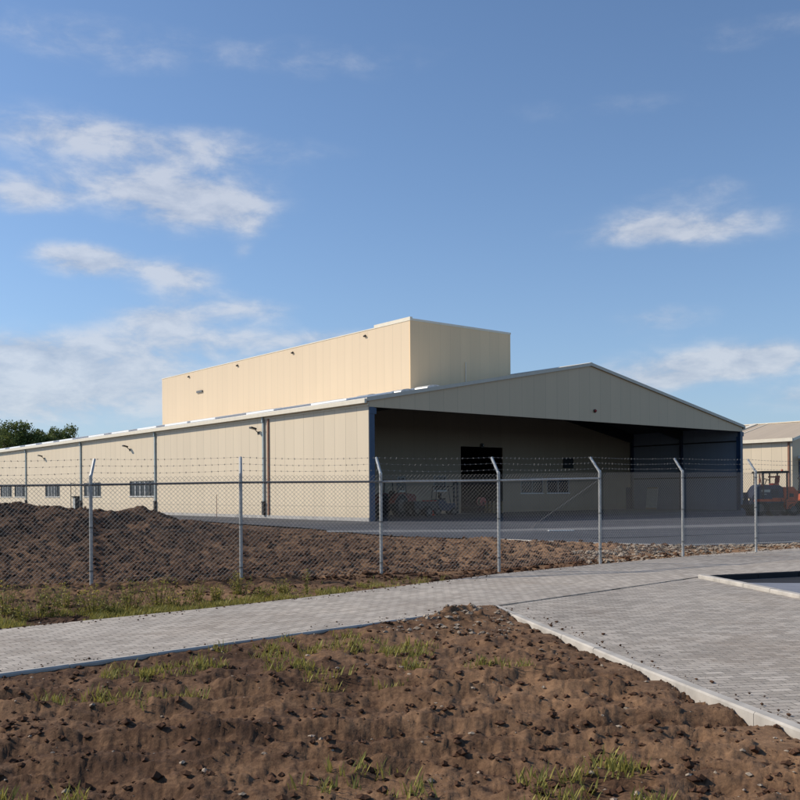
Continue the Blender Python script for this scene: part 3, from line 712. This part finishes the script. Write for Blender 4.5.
for k, fr in enumerate((.22, .60, .97)):
    mb = MB()
    pts = [a.lerp(b, fr) + Vector((0, 0, .012)) for a, b in arms]
    for a, b in zip(pts[:-1], pts[1:]):
        n = 6; prev = a; L = (b - a).length
        sag = .02 + rnd.random() * .02
        for j in range(1, n + 1):
            u = j / n; c = a.lerp(b, u) + Vector((0, 0, -sag * 4 * u * (1 - u))); mb.tube(prev, c, .0020, n=4, cap=False); prev = c
        m_ = int(L / .125)
        for j in range(m_):
            u = (j + .5) / m_; c = a.lerp(b, u) + Vector((0, 0, -sag * 4 * u * (1 - u))); dd = (b - a).normalized()
            for s_ in range(2):
                t_ = rnd.uniform(0, 6.28); v = Vector((dd.x * .3, dd.y * .3, 0)) + Vector((-dd.y * math.cos(t_), dd.x * math.cos(t_), math.sin(t_)))
                v = v.normalized() * .021; mb.tube(c - v, c + v, .0028, n=3)
            mb.tube(c - dd * .011, c + dd * .011, .0055, n=5)
    mb.build('barbed_wire', M['galv_wire'], fe)
p5 = Vector(FP[5]); p6 = Vector(FP[6])
mb = MB(); mb.tube(p6 + Vector((0, .03, 1.93)), p6.lerp(p5, .66) + Vector((0, .03, .95)), .007, n=6); mb.tube(p6.lerp(p5, .66) + Vector((0, .03, .95)), p6.lerp(p5, .70) + Vector((0, .03, .85)), .007, n=6); mb.build('brace', M['galv_wire'], fe)

# white board lying by the yard strip
bo = empty('white_board', (6.9, 39.6, .045), R(4), 'short white board lying flat on the pale yard strip', 'board')
mb = MB(); mb.box(-.55, .55, -.12, .12, 0, .035); mb.build('board_face', M['white_frame'], bo, bevel=.004)
mb = MB(); mb.box(-.45, -.38, -.14, .14, -.008, .0); mb.box(.38, .45, -.14, .14, -.008, .0); mb.build('batten', M['wood'], bo)

# ------------------------------------------------------------------ machines
def wheel(parent, x, y, r, w, tread=True):
    mb = MB(); n = 28
    mb.tube((x, y - w / 2, r), (x, y + w / 2, r), r * .94, n=n)
    if tread:
        for k in range(n):
            t = 2 * math.pi * k / n; cx = x + math.cos(t) * r * .95; cz = r + math.sin(t) * r * .95
            mb.box(cx - .03, cx + .03, y - w / 2 + .01, y + w / 2 - .01, cz - .03, cz + .03, rot=(0, -t, 0))
    ty = mb.build('wheel', M['black'], parent)
    mb = MB(); mb.tube((x, y - w / 2 - .012, r), (x, y + w / 2 + .012, r), r * .52, n=20); mb.tube((x, y - w / 2 - .05, r), (x, y + w / 2 + .05, r), r * .16, n=12); mb.build('rim', M['rim'], ty)

def roller():
    t = empty('road_roller', (25.35, 63.0, .03), R(4), 'orange and black road machine with a flat four post canopy', 'roller')
    # faces -x ; length about 3.6 m
    mb = MB(); mb.prism([(-1.75, .75), (-1.55, 1.35), (-1.2, 1.95), (-.95, 2.12), (.35, 2.05), (.75, 1.75), (.75, .85), (-1.3, .85)], 'y', -.62, .62); hd = mb.build('engine_hood', M['navy'], t, bevel=.03)
    mb = MB(); mb.box(-.95, -.35, -.632, -.622, 1.58, 1.76); mb.box(-.9, -.6, -.632, -.622, 1.42, 1.48); mb.build('faded_marking', M['amber'], hd)
    mb = MB(); mb.box(-1.5, 1.1, -.68, .68, .95, 1.12); mb.box(-.2, .8, -.70, .70, 1.12, 1.2); mb.build('chassis', M['orange'], t, bevel=.02)
    mb = MB(); mb.prism([(.55, 1.9), (1.25, 1.95), (1.60, 1.55), (1.55, .95), (1.2, .45), (.75, .42), (.62, .95)], 'y', -.70, -.40); mb.prism([(.55, 1.9), (1.25, 1.95), (1.60, 1.55), (1.55, .95), (1.2, .45), (.75, .42), (.62, .95)], 'y', .40, .70)
    mb.build('side_panel', M['orange'], t, bevel=.02)
    mb = MB(); mb.box(.8, 1.5, -.39, .39, .7, 1.7); mb.build('tank', M['dark_metal'], t, bevel=.03)
    wheel(t, -1.05, -.45, .52, .34); wheel(t, -1.05, .45, .52, .34); wheel(t, 1.25, -.55, .42, .3); wheel(t, 1.25, .55, .42, .3)
    mb = MB(); mb.tube((0.1, -.58, .50), (0.1, .58, .50), .50, n=32); mb.build('drum', M['dark_metal'], t)
    mb = MB(); mb.box(-.98, .92, -.75, .75, 2.93, 3.02); mb.box(-1.02, .96, -.79, .79, 2.88, 2.928); mb.build('canopy_roof', M['dark_metal'], t, bevel=.015)
    for x in (-.85, -.25, .25, .80):
        for y in ((-.68, .68) if abs(x) > .5 else (.68,)):
            mb = MB(); mb.box(x - .04, x + .04, y - .04, y + .04, 1.1, 2.878); mb.build('canopy_post', M['dark_metal'], t)
    mb = MB(); mb.box(.0, .48, -.26, .26, 2.06, 2.20); mb.box(.40, .52, -.26, .26, 2.20, 2.72, rot=(0, .12, 0)); mb.build('seat', M['red'], t, bevel=.03)
    mb = MB(); mb.tube((-.45, 0, 2.05), (-.28, 0, 2.45), .03)
    for k in range(12):
        a = 2 * math.pi * k / 12; b = 2 * math.pi * (k + 1) / 12
        f_ = lambda q: (-.28 + .18 * math.sin(q) * .9, .20 * math.cos(q), 2.45 + .18 * math.sin(q) * -.4)
        mb.tube(f_(a), f_(b), .018, n=5)
    mb.build('steering_wheel', M['black'], t)
    mb = MB(); mb.box(-.1, .5, -.2, .2, 2.58, 2.68); mb.build('canopy_locker', M['orange'], t)
    mb = MB(); mb.path([(-1.0, -.8, 2.0), (-1.15, -.8, 2.75), (-1.0, -.8, 2.78)], .015); mb.box(-1.2, -1.1, -.82, -.78, 2.2, 2.5); mb.build('mirror', M['orange'], t)
    for y in (-.42, .42):
        mb = MB(); mb.tube((-1.60, y, 1.15), (-1.74, y, 1.12), .10, .11, n=14); hl = mb.build('headlight', M['dark_metal'], t)
        mb = MB(); mb.tube((-1.741, y, 1.12), (-1.75, y, 1.12), .085, n=14); mb.build('lens', M['cream_box'], hl)
    mb = MB()
    for k in range(6): mb.box(-.3, .25, -.645, -.621, 1.30 + k * .09, 1.335 + k * .09)
    mb.build('side_grille', M['black'], hd)
    mb = MB(); mb.box(.30, .34, -.86, -.82, .45, 1.15); mb.box(.62, .66, -.86, -.82, .45, 1.15)
    for z in (.5, .75, 1.0): mb.box(.34, .62, -.87, -.78, z, z + .03)
    mb.build('step_ladder', M['dark_metal'], t)
    for k in range(3):
        mb = MB(); mb.path([(-.9 + .1 * k, -.66, .9), (-.6 + .1 * k, -.74, .62 - .03 * k), (-.2 + .1 * k, -.70, .70), (.2, -.66, .9)], .018); mb.build('hose', M['black'], t)
    mb = MB(); mb.tube((.6, -.4, 3.02), (.6, -.4, 3.14), .07, .05, n=10); mb.build('beacon', M['orange'], t)
    mb = MB(); mb.box(.95, 1.25, -.715, -.701, 1.25, 1.5); mb.box(.80, 1.35, -.712, -.701, .95, .99); mb.build('access_panel', M['dark_metal'], t)
    mb = MB(); mb.tube((-.7, .2, 2.1), (-.7, .2, 2.85), .04); mb.build('exhaust', M['dark_metal'], hd)
    mb = MB(); mb.box(-1.85, -1.6, -.6, .6, .5, .74); mb.build('bumper', M['dark_metal'], t, bevel=.02)
    return t
roller()

def tractor(name, loc, rot, body, label, cat, scale=1.0, grp=None):
    t = empty(name, loc, rot, label, cat, grp); t.scale = (scale,) * 3
    mb = MB(); mb.prism([(-1.9, .95), (-1.9, 1.45), (-1.7, 1.6), (-.4, 1.72), (-.4, .8), (-1.2, .8)], 'y', -.36, .36); hd = mb.build('engine_hood', body, t, bevel=.04)
    mb = MB(); mb.box(-1.915, -1.895, -.28, .28, 1.0, 1.42); mb.build('grille', M['black'], hd)
    mb = MB(); mb.tube((-.8, -.42, 1.5), (-.8, -.42, 2.5), .04); mb.build('exhaust', M['dark_metal'], hd)
    mb = MB(); mb.box(-1.7, 1.0, -.3, .3, .62, .84); mb.build('chassis', M['dark_metal'], t)
    mb = MB()
    for x, x2 in ((-.38, -.22), (.85, .72)):
        for y in (-.6, .6): mb.tube((x, y, 1.0), (x2, y * .9, 2.5), .045, n=6)
    mb.box(-.4, .9, -.62, .62, .9, 1.12); mb.box(-.32, .84, -.62, .62, 2.5, 2.62)
    cb = mb.build('cab', M['dark_metal'], t)
    mb = MB(); mb.box(-.28, .76, -.575, -.565, 1.14, 2.47); mb.box(-.28, .76, .565, .575, 1.14, 2.47); mb.build('cab_glass', M['cab_glass'], cb)
    mb = MB(); mb.box(.2, .6, -.25, .25, 1.13, 1.3); mb.box(.55, .66, -.25, .25, 1.3, 1.85); mb.build('seat', M['black'], cb, bevel=.03)
    for y in (-.72, .72):
        mb = MB(); n = 8
        prof = [(.75 + .95 * math.cos(math.pi * (.08 + .75 * k / n)), .75 + .95 * math.sin(math.pi * (.08 + .75 * k / n))) for k in range(n + 1)]
        prof2 = [(.75 + .88 * math.cos(math.pi * (.08 + .75 * k / n)), .75 + .88 * math.sin(math.pi * (.08 + .75 * k / n))) for k in range(n + 1)]
        for k in range(n): mb.prism([prof[k], prof[k + 1], prof2[k + 1], prof2[k]], 'y', y - .24, y + .24)
        mb.build('mudguard', body, t)
    wheel(t, .75, -.75, .82, .42); wheel(t, .75, .75, .82, .42); wheel(t, -1.35, -.66, .50, .28); wheel(t, -1.35, .66, .50, .28)
    return t
m, ng, bgz = nodes('cab_glass'); bgz.inputs['Base Color'].default_value = (.75, .82, .8, 1); bgz.inputs['Transmission Weight'].default_value = 1; bgz.inputs['Roughness'].default_value = .02; bgz.inputs['IOR'].default_value = 1.1
M['cab_glass'] = m
tractor('tractor', (29.6, 66.0, .03), R(188), M['orange'], 'orange tractor with open cab behind the canopied road machine, cut by the photo edge', 'tractor')
def local(s, t_, z=.046): return (A[0] + .7804 * s - .6252 * t_, A[1] + .6252 * s + .7804 * t_, z)
tractor('tractor', local(s_at(397, 6.5), 6.5), ROT + R(196), M['dull_red'], 'dark red tractor with cab in the left corner of the open bay', 'tractor')

def forklift(loc, rot):
    t = empty('forklift', loc, rot, 'dark forklift parked left of the black doorway', 'forklift')
    mb = MB(); mb.prism([(-.6, .35), (-.6, .9), (.1, .9), (.2, 1.15), (1.0, 1.2), (1.15, .9), (1.15, .35)], 'y', -.5, .5); mb.build('body', M['navy'], t, bevel=.04)
    mb = MB(); mb.prism([(.75, .4), (1.3, .45), (1.3, 1.1), (.9, 1.22), (.75, 1.2)], 'y', -.515, .515); mb.build('counterweight', M['dark_metal'], t, bevel=.04)
    mb = MB()
    for y in (-.35, .35): mb.box(-.85, -.72, y - .06, y + .06, .12, 2.5)
    for z in (.3, 1.3, 2.4): mb.box(-.83, -.74, -.3, .3, z, z + .08)
    mb.build('mast', M['dark_metal'], t)
    for y in (-.25, .25):
        mb = MB(); mb.box(-.90, -.855, y - .06, y + .06, .08, .6); mb.box(-1.9, -.90, y - .06, y + .06, .08, .12); mb.build('fork', M['galv_dark'], t)
    mb = MB()
    for y in (-.46, .46): mb.path([(-.55, y, .9), (-.35, y, 2.15), (.9, y, 2.15), (1.0, y, 1.15)], .035)
    for x in (-.3, 0, .3, .6, .88): mb.tube((x, -.46, 2.15), (x, .46, 2.15), .025)
    mb.build('overhead_guard', M['dark_metal'], t)
    mb = MB(); mb.box(.1, .5, -.22, .22, 1.16, 1.28); mb.box(.45, .56, -.22, .22, 1.28, 1.7); mb.build('seat', M['black'], t, bevel=.02)
    for x, y in ((-.45, -.45), (-.45, .45), (.85, -.42), (.85, .42)): wheel(t, x, y, .3, .2, False)
forklift(local(s_at(446, 7.5), 7.5), ROT + R(160))

# hand cart with a tarped load between tractor and forklift
t = empty('farm_trailer', local(s_at(418, 5.4), 5.4), ROT + R(12), 'low dark trailer with a red tailboard beside the parked tractor', 'trailer')
mb = MB(); mb.box(-1.3, 1.3, -.7, .7, .55, .66); mb.box(-1.3, 1.3, -.7, -.66, .66, 1.1); mb.box(-1.3, 1.3, .66, .7, .66, 1.1); mb.box(-1.3, -1.26, -.66, .66, .66, 1.1); mb.build('bed', M['dark_metal'], t)
mb = MB(); mb.box(1.26, 1.3, -.66, .66, .66, 1.15); mb.build('tailboard', M['red'], t)
mb = MB(); mb.tube((-1.3, 0, .6), (-2.2, 0, .45), .04); mb.tube((-2.2, 0, .45), (-2.2, 0, .03), .03); mb.build('drawbar', M['dark_metal'], t)
wheel(t, .1, -.82, .38, .2); wheel(t, .1, .82, .38, .2)

for k_, (px_, t_, lb_) in enumerate(((428, 8.4, 'dark oil drum nearest the forklift, left one of the pair'), (432, 8.0, 'rusty red oil drum standing right of the dark drum'), (424, 9.2, 'oil drum half hidden behind the dark drum'))):
    t = empty('oil_drum', local(s_at(px_, t_), t_), 0, lb_, 'drum', 'oil drums on the bay floor')
    mb = MB(); mb.tube((0, 0, 0), (0, 0, .88), .29, n=20); mb.tube((0, 0, .29), (0, 0, .31), .30, n=20); mb.tube((0, 0, .58), (0, 0, .60), .30, n=20); mb.build('drum_body', M['red'] if k_ == 1 else M['dark_metal'], t)
    mb = MB(); mb.tube((0, 0, .882), (0, 0, .90), .27, n=20); mb.tube((.12, .1, .90), (.12, .1, .93), .03, n=8); mb.build('lid', M['rim'], t)

# red hose reel trolley and a stack of pallets in front of the doorway
s0 = s_at(478, 11.0); t = empty('hose_reel', local(s0, 10.6), ROT, 'red hose reel on a stand in front of the black doorway', 'hose reel')
mb = MB(); mb.tube((-.0, -.16, .95), (0, .16, .95), .22, n=20); mb.tube((0, -.20, .95), (0, -.16, .95), .36, n=24); mb.tube((0, .16, .95), (0, .20, .95), .36, n=24); mb.build('reel', M['red'], t)
mb = MB()
for y in (-.24, .24): mb.tube((-.3, y, 0), (0, y, .95), .025); mb.tube((.3, y, 0), (0, y, .95), .025)
mb.build('stand', M['rim'], t)
mb = MB(); mb.tube((0, -.155, .95), (0, .155, .95), .30, n=24); mb.build('hose', M['cream_box'], t)
s1 = s_at(492, 10.4)
ps = rnd
for k in range(6):
    t = empty('pallet', local(s1, 10.2, .046 + k * .165), ROT + R(rnd.uniform(-4, 4)), ['bottom pallet of the stack in the doorway, on the floor', 'second pallet up in the doorway stack', 'third pallet up in the doorway stack', 'fourth pallet up in the doorway stack', 'fifth pallet up in the doorway stack, just under the top one', 'topmost wooden pallet of the stack in the doorway'][k], 'pallet', 'pallets stacked in the doorway')
    mb = MB()
    for j in range(7): mb.box(-.6 + j * .18, -.6 + j * .18 + .12, -.5, .5, .135, .16)
    mb.build('deck', M['wood'], t)
    mb = MB()
    for y in (-.5, -.06, .38): mb.box(-.6, .6, y, y + .12, .0, .02); [mb.box(x, x + .14, y, y + .12, .02, .134) for x in (-.6, -.07, .46)]
    mb.build('runner', M['wood'], t)
# leaning sheet on the far side wall
t = empty('leaning_panel', local(W - .55, 9.2), ROT, 'pale sheet leaning against the inner right wall of the bay', 'panel')
mb = MB(); mb.box(-.02, .02, -.6, .6, .0, 2.1, rot=(0, .14, 0), piv=(0, 0, 0)); mb.build('sheet', M['galv'], t)
mb = MB(); mb.box(-.035, -.021, -.6, .6, .02, .1, rot=(0, .14, 0), piv=(0, 0, 0)); mb.box(-.035, -.021, -.6, .6, 2.0, 2.08, rot=(0, .14, 0), piv=(0, 0, 0)); mb.build('edge_batten', M['wood'], t)

# cream box and black skip right of the corner column
t = empty('storage_box', (24.30, 63.6, .03), R(8), 'small cream lidded box on a dark skid left of the road machine', 'box')
mb = MB(); mb.box(-.26, .26, -.28, .28, .28, .50); mb.build('box_lower_shaded', M['concrete'], t, bevel=.02)  # lower part of the cream box, greyed to stand for its shade
mb = MB(); mb.box(-.29, .29, -.31, .31, .502, .86); mb.build('lid', M['cream_box'], t, bevel=.03)
mb = MB(); mb.box(-.30, .30, -.32, .32, .0, .278); mb.build('skid', M['dark_metal'], t)
mb = MB(); mb.box(-.1, .1, -.34, -.311, .56, .60); mb.build('handle', M['dark_metal'], t)
t = empty('skip', (32.3, 85.5, .03), R(10), 'black steel skip beyond the right corner of the warehouse', 'skip')
mb = MB(); mb.prism([(-1.3, .15), (1.3, .15), (1.7, 1.55), (1.6, 1.55), (1.22, .25), (-1.22, .25), (-1.6, 1.55), (-1.7, 1.55)], 'y', -.85, .85); mb.prism([(-1.3, .15), (1.3, .15), (1.7, 1.55), (-1.7, 1.55)], 'y', -.9, -.851); mb.prism([(-1.3, .15), (1.3, .15), (1.7, 1.55), (-1.7, 1.55)], 'y', .851, .9); mb.box(-1.2, 1.2, -.8, .8, -.03, .149); mb.build('tub', M['dark_metal'], t)
mb = MB(); mb.tube((-1.55, -.95, 1.35), (-1.1, -.95, .95), .05); mb.tube((1.55, -.95, 1.35), (1.1, -.95, .95), .05); mb.build('lifting_lug', M['white_frame'], t)

# ------------------------------------------------------------------ vegetation
def leaf_mat(name, c0, c1, c2, sc_=1.5):
    m, nt, b = nodes(name)
    at = nt.nodes.new('ShaderNodeAttribute'); at.attribute_name = 'rnd'
    f = mathn(nt, 'ADD', mathn(nt, 'MULTIPLY', at.outputs['Fac'], .6), mathn(nt, 'MULTIPLY', noise(nt, objco(nt), sc_, 3), .4))
    nt.links.new(ramp(nt, f, [(.2, c0), (.5, c1), (.85, c2)]), b.inputs['Base Color']); b.inputs['Roughness'].default_value = .6
    b.inputs['Specular IOR Level'].default_value = .25
    tr = nt.nodes.new('ShaderNodeBsdfTranslucent'); tr.inputs[0].default_value = (c2[0], c2[1], c2[2], 1)
    mx = nt.nodes.new('ShaderNodeMixShader'); mx.inputs[0].default_value = .25
    out = nt.nodes['Material Output']; nt.links.new(b.outputs[0], mx.inputs[1]); nt.links.new(tr.outputs[0], mx.inputs[2]); nt.links.new(mx.outputs[0], out.inputs[0])
    return m
M['leaf'] = leaf_mat('tree_leaves', (.03, .052, .014), (.085, .125, .033), (.16, .19, .055), .25)
M['weed'] = leaf_mat('weed_leaves', (.10, .105, .022), (.23, .22, .045), (.42, .36, .09))
M['grass'] = leaf_mat('dry_grass', (.10, .10, .03), (.19, .17, .06), (.32, .27, .12))
M['flower'] = plain('yellow_flowers', (.62, .42, .03), .6)

def leaves_obj(name, quads, mat, parent=None):
    V = []; F = []; rr = []
    for q in quads:
        n = len(V); V += q; F.append(tuple(range(n, n + len(q)))); rr.append(rnd.random())
    o = mesh_obj(name, V, F, mat, parent)
    a = o.data.attributes.new('rnd', 'FLOAT', 'FACE'); a.data.foreach_set('value', rr)
    return o
def leafq(c, s, asp=.55, up=None):
    d = Vector((rnd.gauss(0, 1), rnd.gauss(0, 1), rnd.gauss(0, 1))) if up is None else up
    d.normalize(); u = d.orthogonal(); u.rotate(Matrix.Rotation(rnd.uniform(0, 6.28), 3, d)); u.normalize(); v = d.cross(u)
    return [tuple(c - u * s), tuple(c + v * s * asp), tuple(c + u * s), tuple(c - v * s * asp)]

def tree(loc, H, Rr, label, seed, nclump=60, trunk_h=.3):
    global rnd
    keepr = rnd; rnd = random.Random(seed)
    t = empty('tree', loc, rnd.uniform(0, 6), label, 'tree', 'trees behind the warehouse')
    mb = MB(); p = Vector((0, 0, -.3)); r = Rr * .07; ends = []
    top = H * trunk_h
    mb.tube(p, (0, 0, top), r, r * .75, n=10)
    for k in range(9):
        a = k * 2.4 + rnd.uniform(-.3, .3); rr_ = Rr * rnd.uniform(.35, .85); z0 = top * rnd.uniform(.8, 1.0) ; z1 = H * rnd.uniform(.55, .92)
        if k == 0: rr_ = 0.1; z1 = H * .93
        a0 = Vector((0, 0, z0)); m_ = Vector((rr_ * .5 * math.cos(a), rr_ * .5 * math.sin(a), (z0 + z1) / 2)); e_ = Vector((rr_ * math.cos(a), rr_ * math.sin(a), z1))
        mb.tube(a0, m_, r * .5, r * .3, n=7); mb.tube(m_, e_, r * .3, r * .08, n=6); ends += [e_, m_.lerp(e_, .5), m_ + Vector((0, 0, .5))]
    mb.build('trunk', M['bark'], t)
    qs = []
    for k in range(nclump):
        e_ = rnd.choice(ends)
        a = rnd.uniform(0, 6.28); q_ = rnd.random() ** .5
        zc = H * rnd.uniform(.36, .95); prof = math.sin(math.pi * min(1, max(0.05, (zc / H - .25) / .85))) ** .6
        c = Vector((Rr * q_ * prof * math.cos(a), Rr * q_ * prof * math.sin(a), zc)).lerp(e_, .45)
        cr = Rr * rnd.uniform(.16, .30)
        for j in range(110):
            v = Vector((rnd.gauss(0, 1), rnd.gauss(0, 1), rnd.gauss(0, .7))).normalized() * cr * rnd.random() ** .4
            qs.append(leafq(c + v, rnd.uniform(.14, .26)))
    leaves_obj('crown', qs, M['leaf'], t)
    rnd = keepr
    return t
def tr_at(px, Y): return ((px - 400) / 921.6 * Y, Y, 0)
def th_(py, px, Y): return EYE + (493.5 - .00688 * (px - 400) - py) / 921.6 * Y
tree(tr_at(-4, 165), th_(415, 0, 165), 5.6, 'large dark tree at the left edge of the photo behind the roof', 1, 120)
tree(tr_at(16, 158), th_(417, 14, 158), 4.2, 'tall dark tree second from the left edge, behind the roof', 2, 95)
tree(tr_at(33, 170), th_(427, 30, 170), 3.6, 'lowest tree, in the dip between the taller left and right trees', 3, 80)
tree(tr_at(50, 160), th_(423, 51, 160), 3.7, 'rounded tree just left of the rightmost tree behind the roof', 4, 85)
tree(tr_at(68, 165), th_(420, 70, 165), 4.0, 'rightmost tree of the group showing above the cream roof', 5, 95)
tree(tr_at(-45, 175), th_(412, 0, 175), 5.5, 'broad tree out beyond the left end of the row', 6, 60)

def weed(x, y, h, sp, label, flowers=0, nst=14):
    z = float(soil_h(np.array([x]), np.array([y]))[0])
    t = empty('weed', (x, y, z), rnd.uniform(0, 6), label, 'weed', 'weeds growing along the path edge')
    mb = MB(); qs = []; fl = MB()
    for k in range(nst):
        a = rnd.uniform(0, 6.28); r_ = sp * rnd.random() ** .6; hh = h * rnd.uniform(.45, 1.0)
        b0 = Vector((r_ * .35 * math.cos(a), r_ * .35 * math.sin(a), -.03)); tp = Vector((r_ * math.cos(a), r_ * math.sin(a), hh)); md = b0.lerp(tp, .5) + Vector((0, 0, hh * .08))
        mb.tube(b0, md, .004, .003, n=4, cap=False); mb.tube(md, tp, .003, .0015, n=4, cap=False)
        for j in range(int(10 + hh * 36)):
            u = rnd.random(); c = (b0.lerp(md, u * 2) if u < .5 else md.lerp(tp, u * 2 - 1)) + Vector((rnd.gauss(0, .022), rnd.gauss(0, .022), rnd.gauss(0, .012)))
            qs.append(leafq(c, rnd.uniform(.012, .032) * (1.2 - u * .5), .35))
        if flowers and rnd.random() < flowers * .45:
            for j in range(4):
                c = tp + Vector((rnd.gauss(0, .018), rnd.gauss(0, .018), rnd.gauss(0, .01))); fl.tube(c, c + Vector((0, 0, .008)), .011, .008, n=6)
    mb.build('stem', M['grass'], t); leaves_obj('foliage', qs, M['weed'], t)
    if fl.v: fl.build('flower_head', M['flower'], t)
WD = [(6, 612, .46, .38, 'bushy green weed with yellow heads at the far left of the path edge', .5), (22, 617, .22, .22, 'low leafy weed right of the yellow headed weed at the left edge', .1),
      (42, 614, .48, .34, 'tall bushy weed under the leftmost fence post, touching the path', .2), (66, 606, .26, .25, 'spreading weed halfway between path and leftmost post', .1),
      (92, 611, .40, .26, 'upright weed with yellow flowers directly under the leftmost post', .6), (112, 612, .26, .24, 'short leafy weed right of the flowering one', .0),
      (130, 607, .42, .26, 'dense green weed at the middle of the weedy strip', .2), (158, 603, .50, .36, 'widest green weed, left of the second fence post', .15),
      (178, 604, .28, .24, 'yellow tipped weed beside the widest weed', .6), (196, 598, .30, .24, 'olive weed a little left of the second fence post', .1),
      (216, 597, .24, .22, 'small weed left of the second post foot', .3), (238, 592, .36, .22, 'tall thin weed at the foot of the second fence post', .1),
      (262, 596, .22, .22, 'low weed right of the second post foot, by the path', .2), (284, 592, .24, .2, 'small green weed left of the tallest single stalk', .0)]
def Gp(px, py, z=0):
    Y = (z - EYE) / (-(py - 493.5 + .00688 * (px - 400)) / 921.6); return (px - 400) / 921.6 * Y, Y
for px, py, h, sp, lb, fl_ in WD:
    x, y = Gp(px, py); y = max(y, float(line(UP, x)) + .22); weed(x, y, h * 1.15, sp * 1.1, lb, fl_, 24)
x, y = Gp(306, 592); y = max(y, float(line(UP, x)) + .3); weed(x, y, .66, .07, 'tallest single weed stalk, between the second and third posts', 0, 5)

# low grass and ground weeds, uncountable
qs = []
for k in range(240):
    cx_ = rnd.uniform(-2.8, 1.6); cy_ = rnd.uniform(4.4, 12.4)
    if vnoise(np.array([cx_ * .9]), np.array([cy_ * .9]), 31)[0] < .55 or cy_ > float(line(LO, cx_)) - .2: continue
    for j in range(7):
        px_, py_ = cx_ + rnd.gauss(0, .08), cy_ + rnd.gauss(0, .08)
        if float(np.interp(py_, [p[1] for p in KL[::-1]], [p[0] for p in KL[::-1]])) - px_ > .08: qs.append((px_, py_))
for k in range(7200):
    x = rnd.uniform(-10.5, 1.0); y = float(line(UP, x)) + .08 + abs(rnd.gauss(0, .75))
    if rnd.random() > max(.04, (1.2 - (x + 10) / 9.5)): continue
    if vnoise(np.array([x * 1.7]), np.array([y * 1.7]), 77)[0] < .46: continue
    qs.append((x, y))
zs = soil_h(np.array([q_[0] for q_ in qs]), np.array([q_[1] for q_ in qs]))
bl = []
for (x, y), z in zip(qs, zs):
    for j in range(7):
        a = rnd.uniform(0, 6.28); h = rnd.uniform(.02, .12); o_ = Vector((x + rnd.gauss(0, .03), y + rnd.gauss(0, .03), z - .01)); tp = o_ + Vector((math.cos(a) * h * .5, math.sin(a) * h * .5, h)); wv = Vector((-math.sin(a), math.cos(a), 0)) * rnd.uniform(.003, .009)
        bl.append([tuple(o_ - wv), tuple(o_ + wv), tuple(o_.lerp(tp, .6) + wv * .8 + Vector((0, 0, h * .1))), tuple(tp)])
g_ = leaves_obj('grass', bl, M['weed']); tag(g_, 'sparse low grass and seedlings along the path edge', 'grass', kind='stuff')

# ------------------------------------------------------------------ far-apart pieces of one part become parts of their own
def pieces(o):
    me = o.data; n = len(me.vertices); co = np.empty(n * 3, np.float32); me.vertices.foreach_get('co', co); co = co.reshape(-1, 3)
    par = list(range(n))
    def find(a):
        while par[a] != a: par[a] = par[par[a]]; a = par[a]
        return a
    for e in me.edges:
        a, b = find(e.vertices[0]), find(e.vertices[1])
        if a != b: par[a] = b
    root = np.array([find(k) for k in range(n)]); u, isl = np.unique(root, return_inverse=True); k = len(u)
    if k < 2 or k > 600: return
    lo = np.full((k, 3), np.inf); hi = -lo; np.minimum.at(lo, isl, co); np.maximum.at(hi, isl, co); size = (hi - lo).max(1)
    gap = np.maximum(0, np.maximum(lo[:, None] - hi[None], lo[None] - hi[:, None]))
    near = np.sqrt((gap ** 2).sum(2)) <= np.maximum(.02, .5 * np.maximum(size[:, None], size[None]))
    p2 = list(range(k))
    def f2(a):
        while p2[a] != a: a = p2[a]
        return a
    for a, b in zip(*np.nonzero(np.triu(near, 1))):
        a, b = f2(int(a)), f2(int(b))
        if a != b: p2[a] = b
    grp = np.array([f2(k_) for k_ in range(k)]); ug = np.unique(grp)
    if len(ug) < 2: return
    vg = grp[isl]; polys = [tuple(p.vertices) for p in me.polygons]
    sm = [p.use_smooth for p in me.polygons]; name = o.name.split('.')[0]
    for gi, gv in enumerate(ug):
        idx = np.nonzero(vg == gv)[0]; mp = {int(v): i for i, v in enumerate(idx)}
        fs = [tuple(mp[v] for v in p) for p in polys if vg[p[0]] == gv]
        nm = bpy.data.meshes.new(name); nm.from_pydata([tuple(map(float, co[v])) for v in idx], [], fs); nm.update(); nm.materials.append(me.materials[0])
        if gi == 0: o.data = nm
        else:
            c = bpy.data.objects.new(name, nm); C.objects.link(c); c.parent = o.parent; c.matrix_parent_inverse = o.matrix_parent_inverse
SKIP = ('wire_netting', 'barbed_wire', 'foliage', 'stem', 'crown', 'trunk', 'deck')
for o in [o for o in C.objects if o.type == 'MESH' and o.parent]:
    if o.name.split('.')[0] not in SKIP: pieces(o)
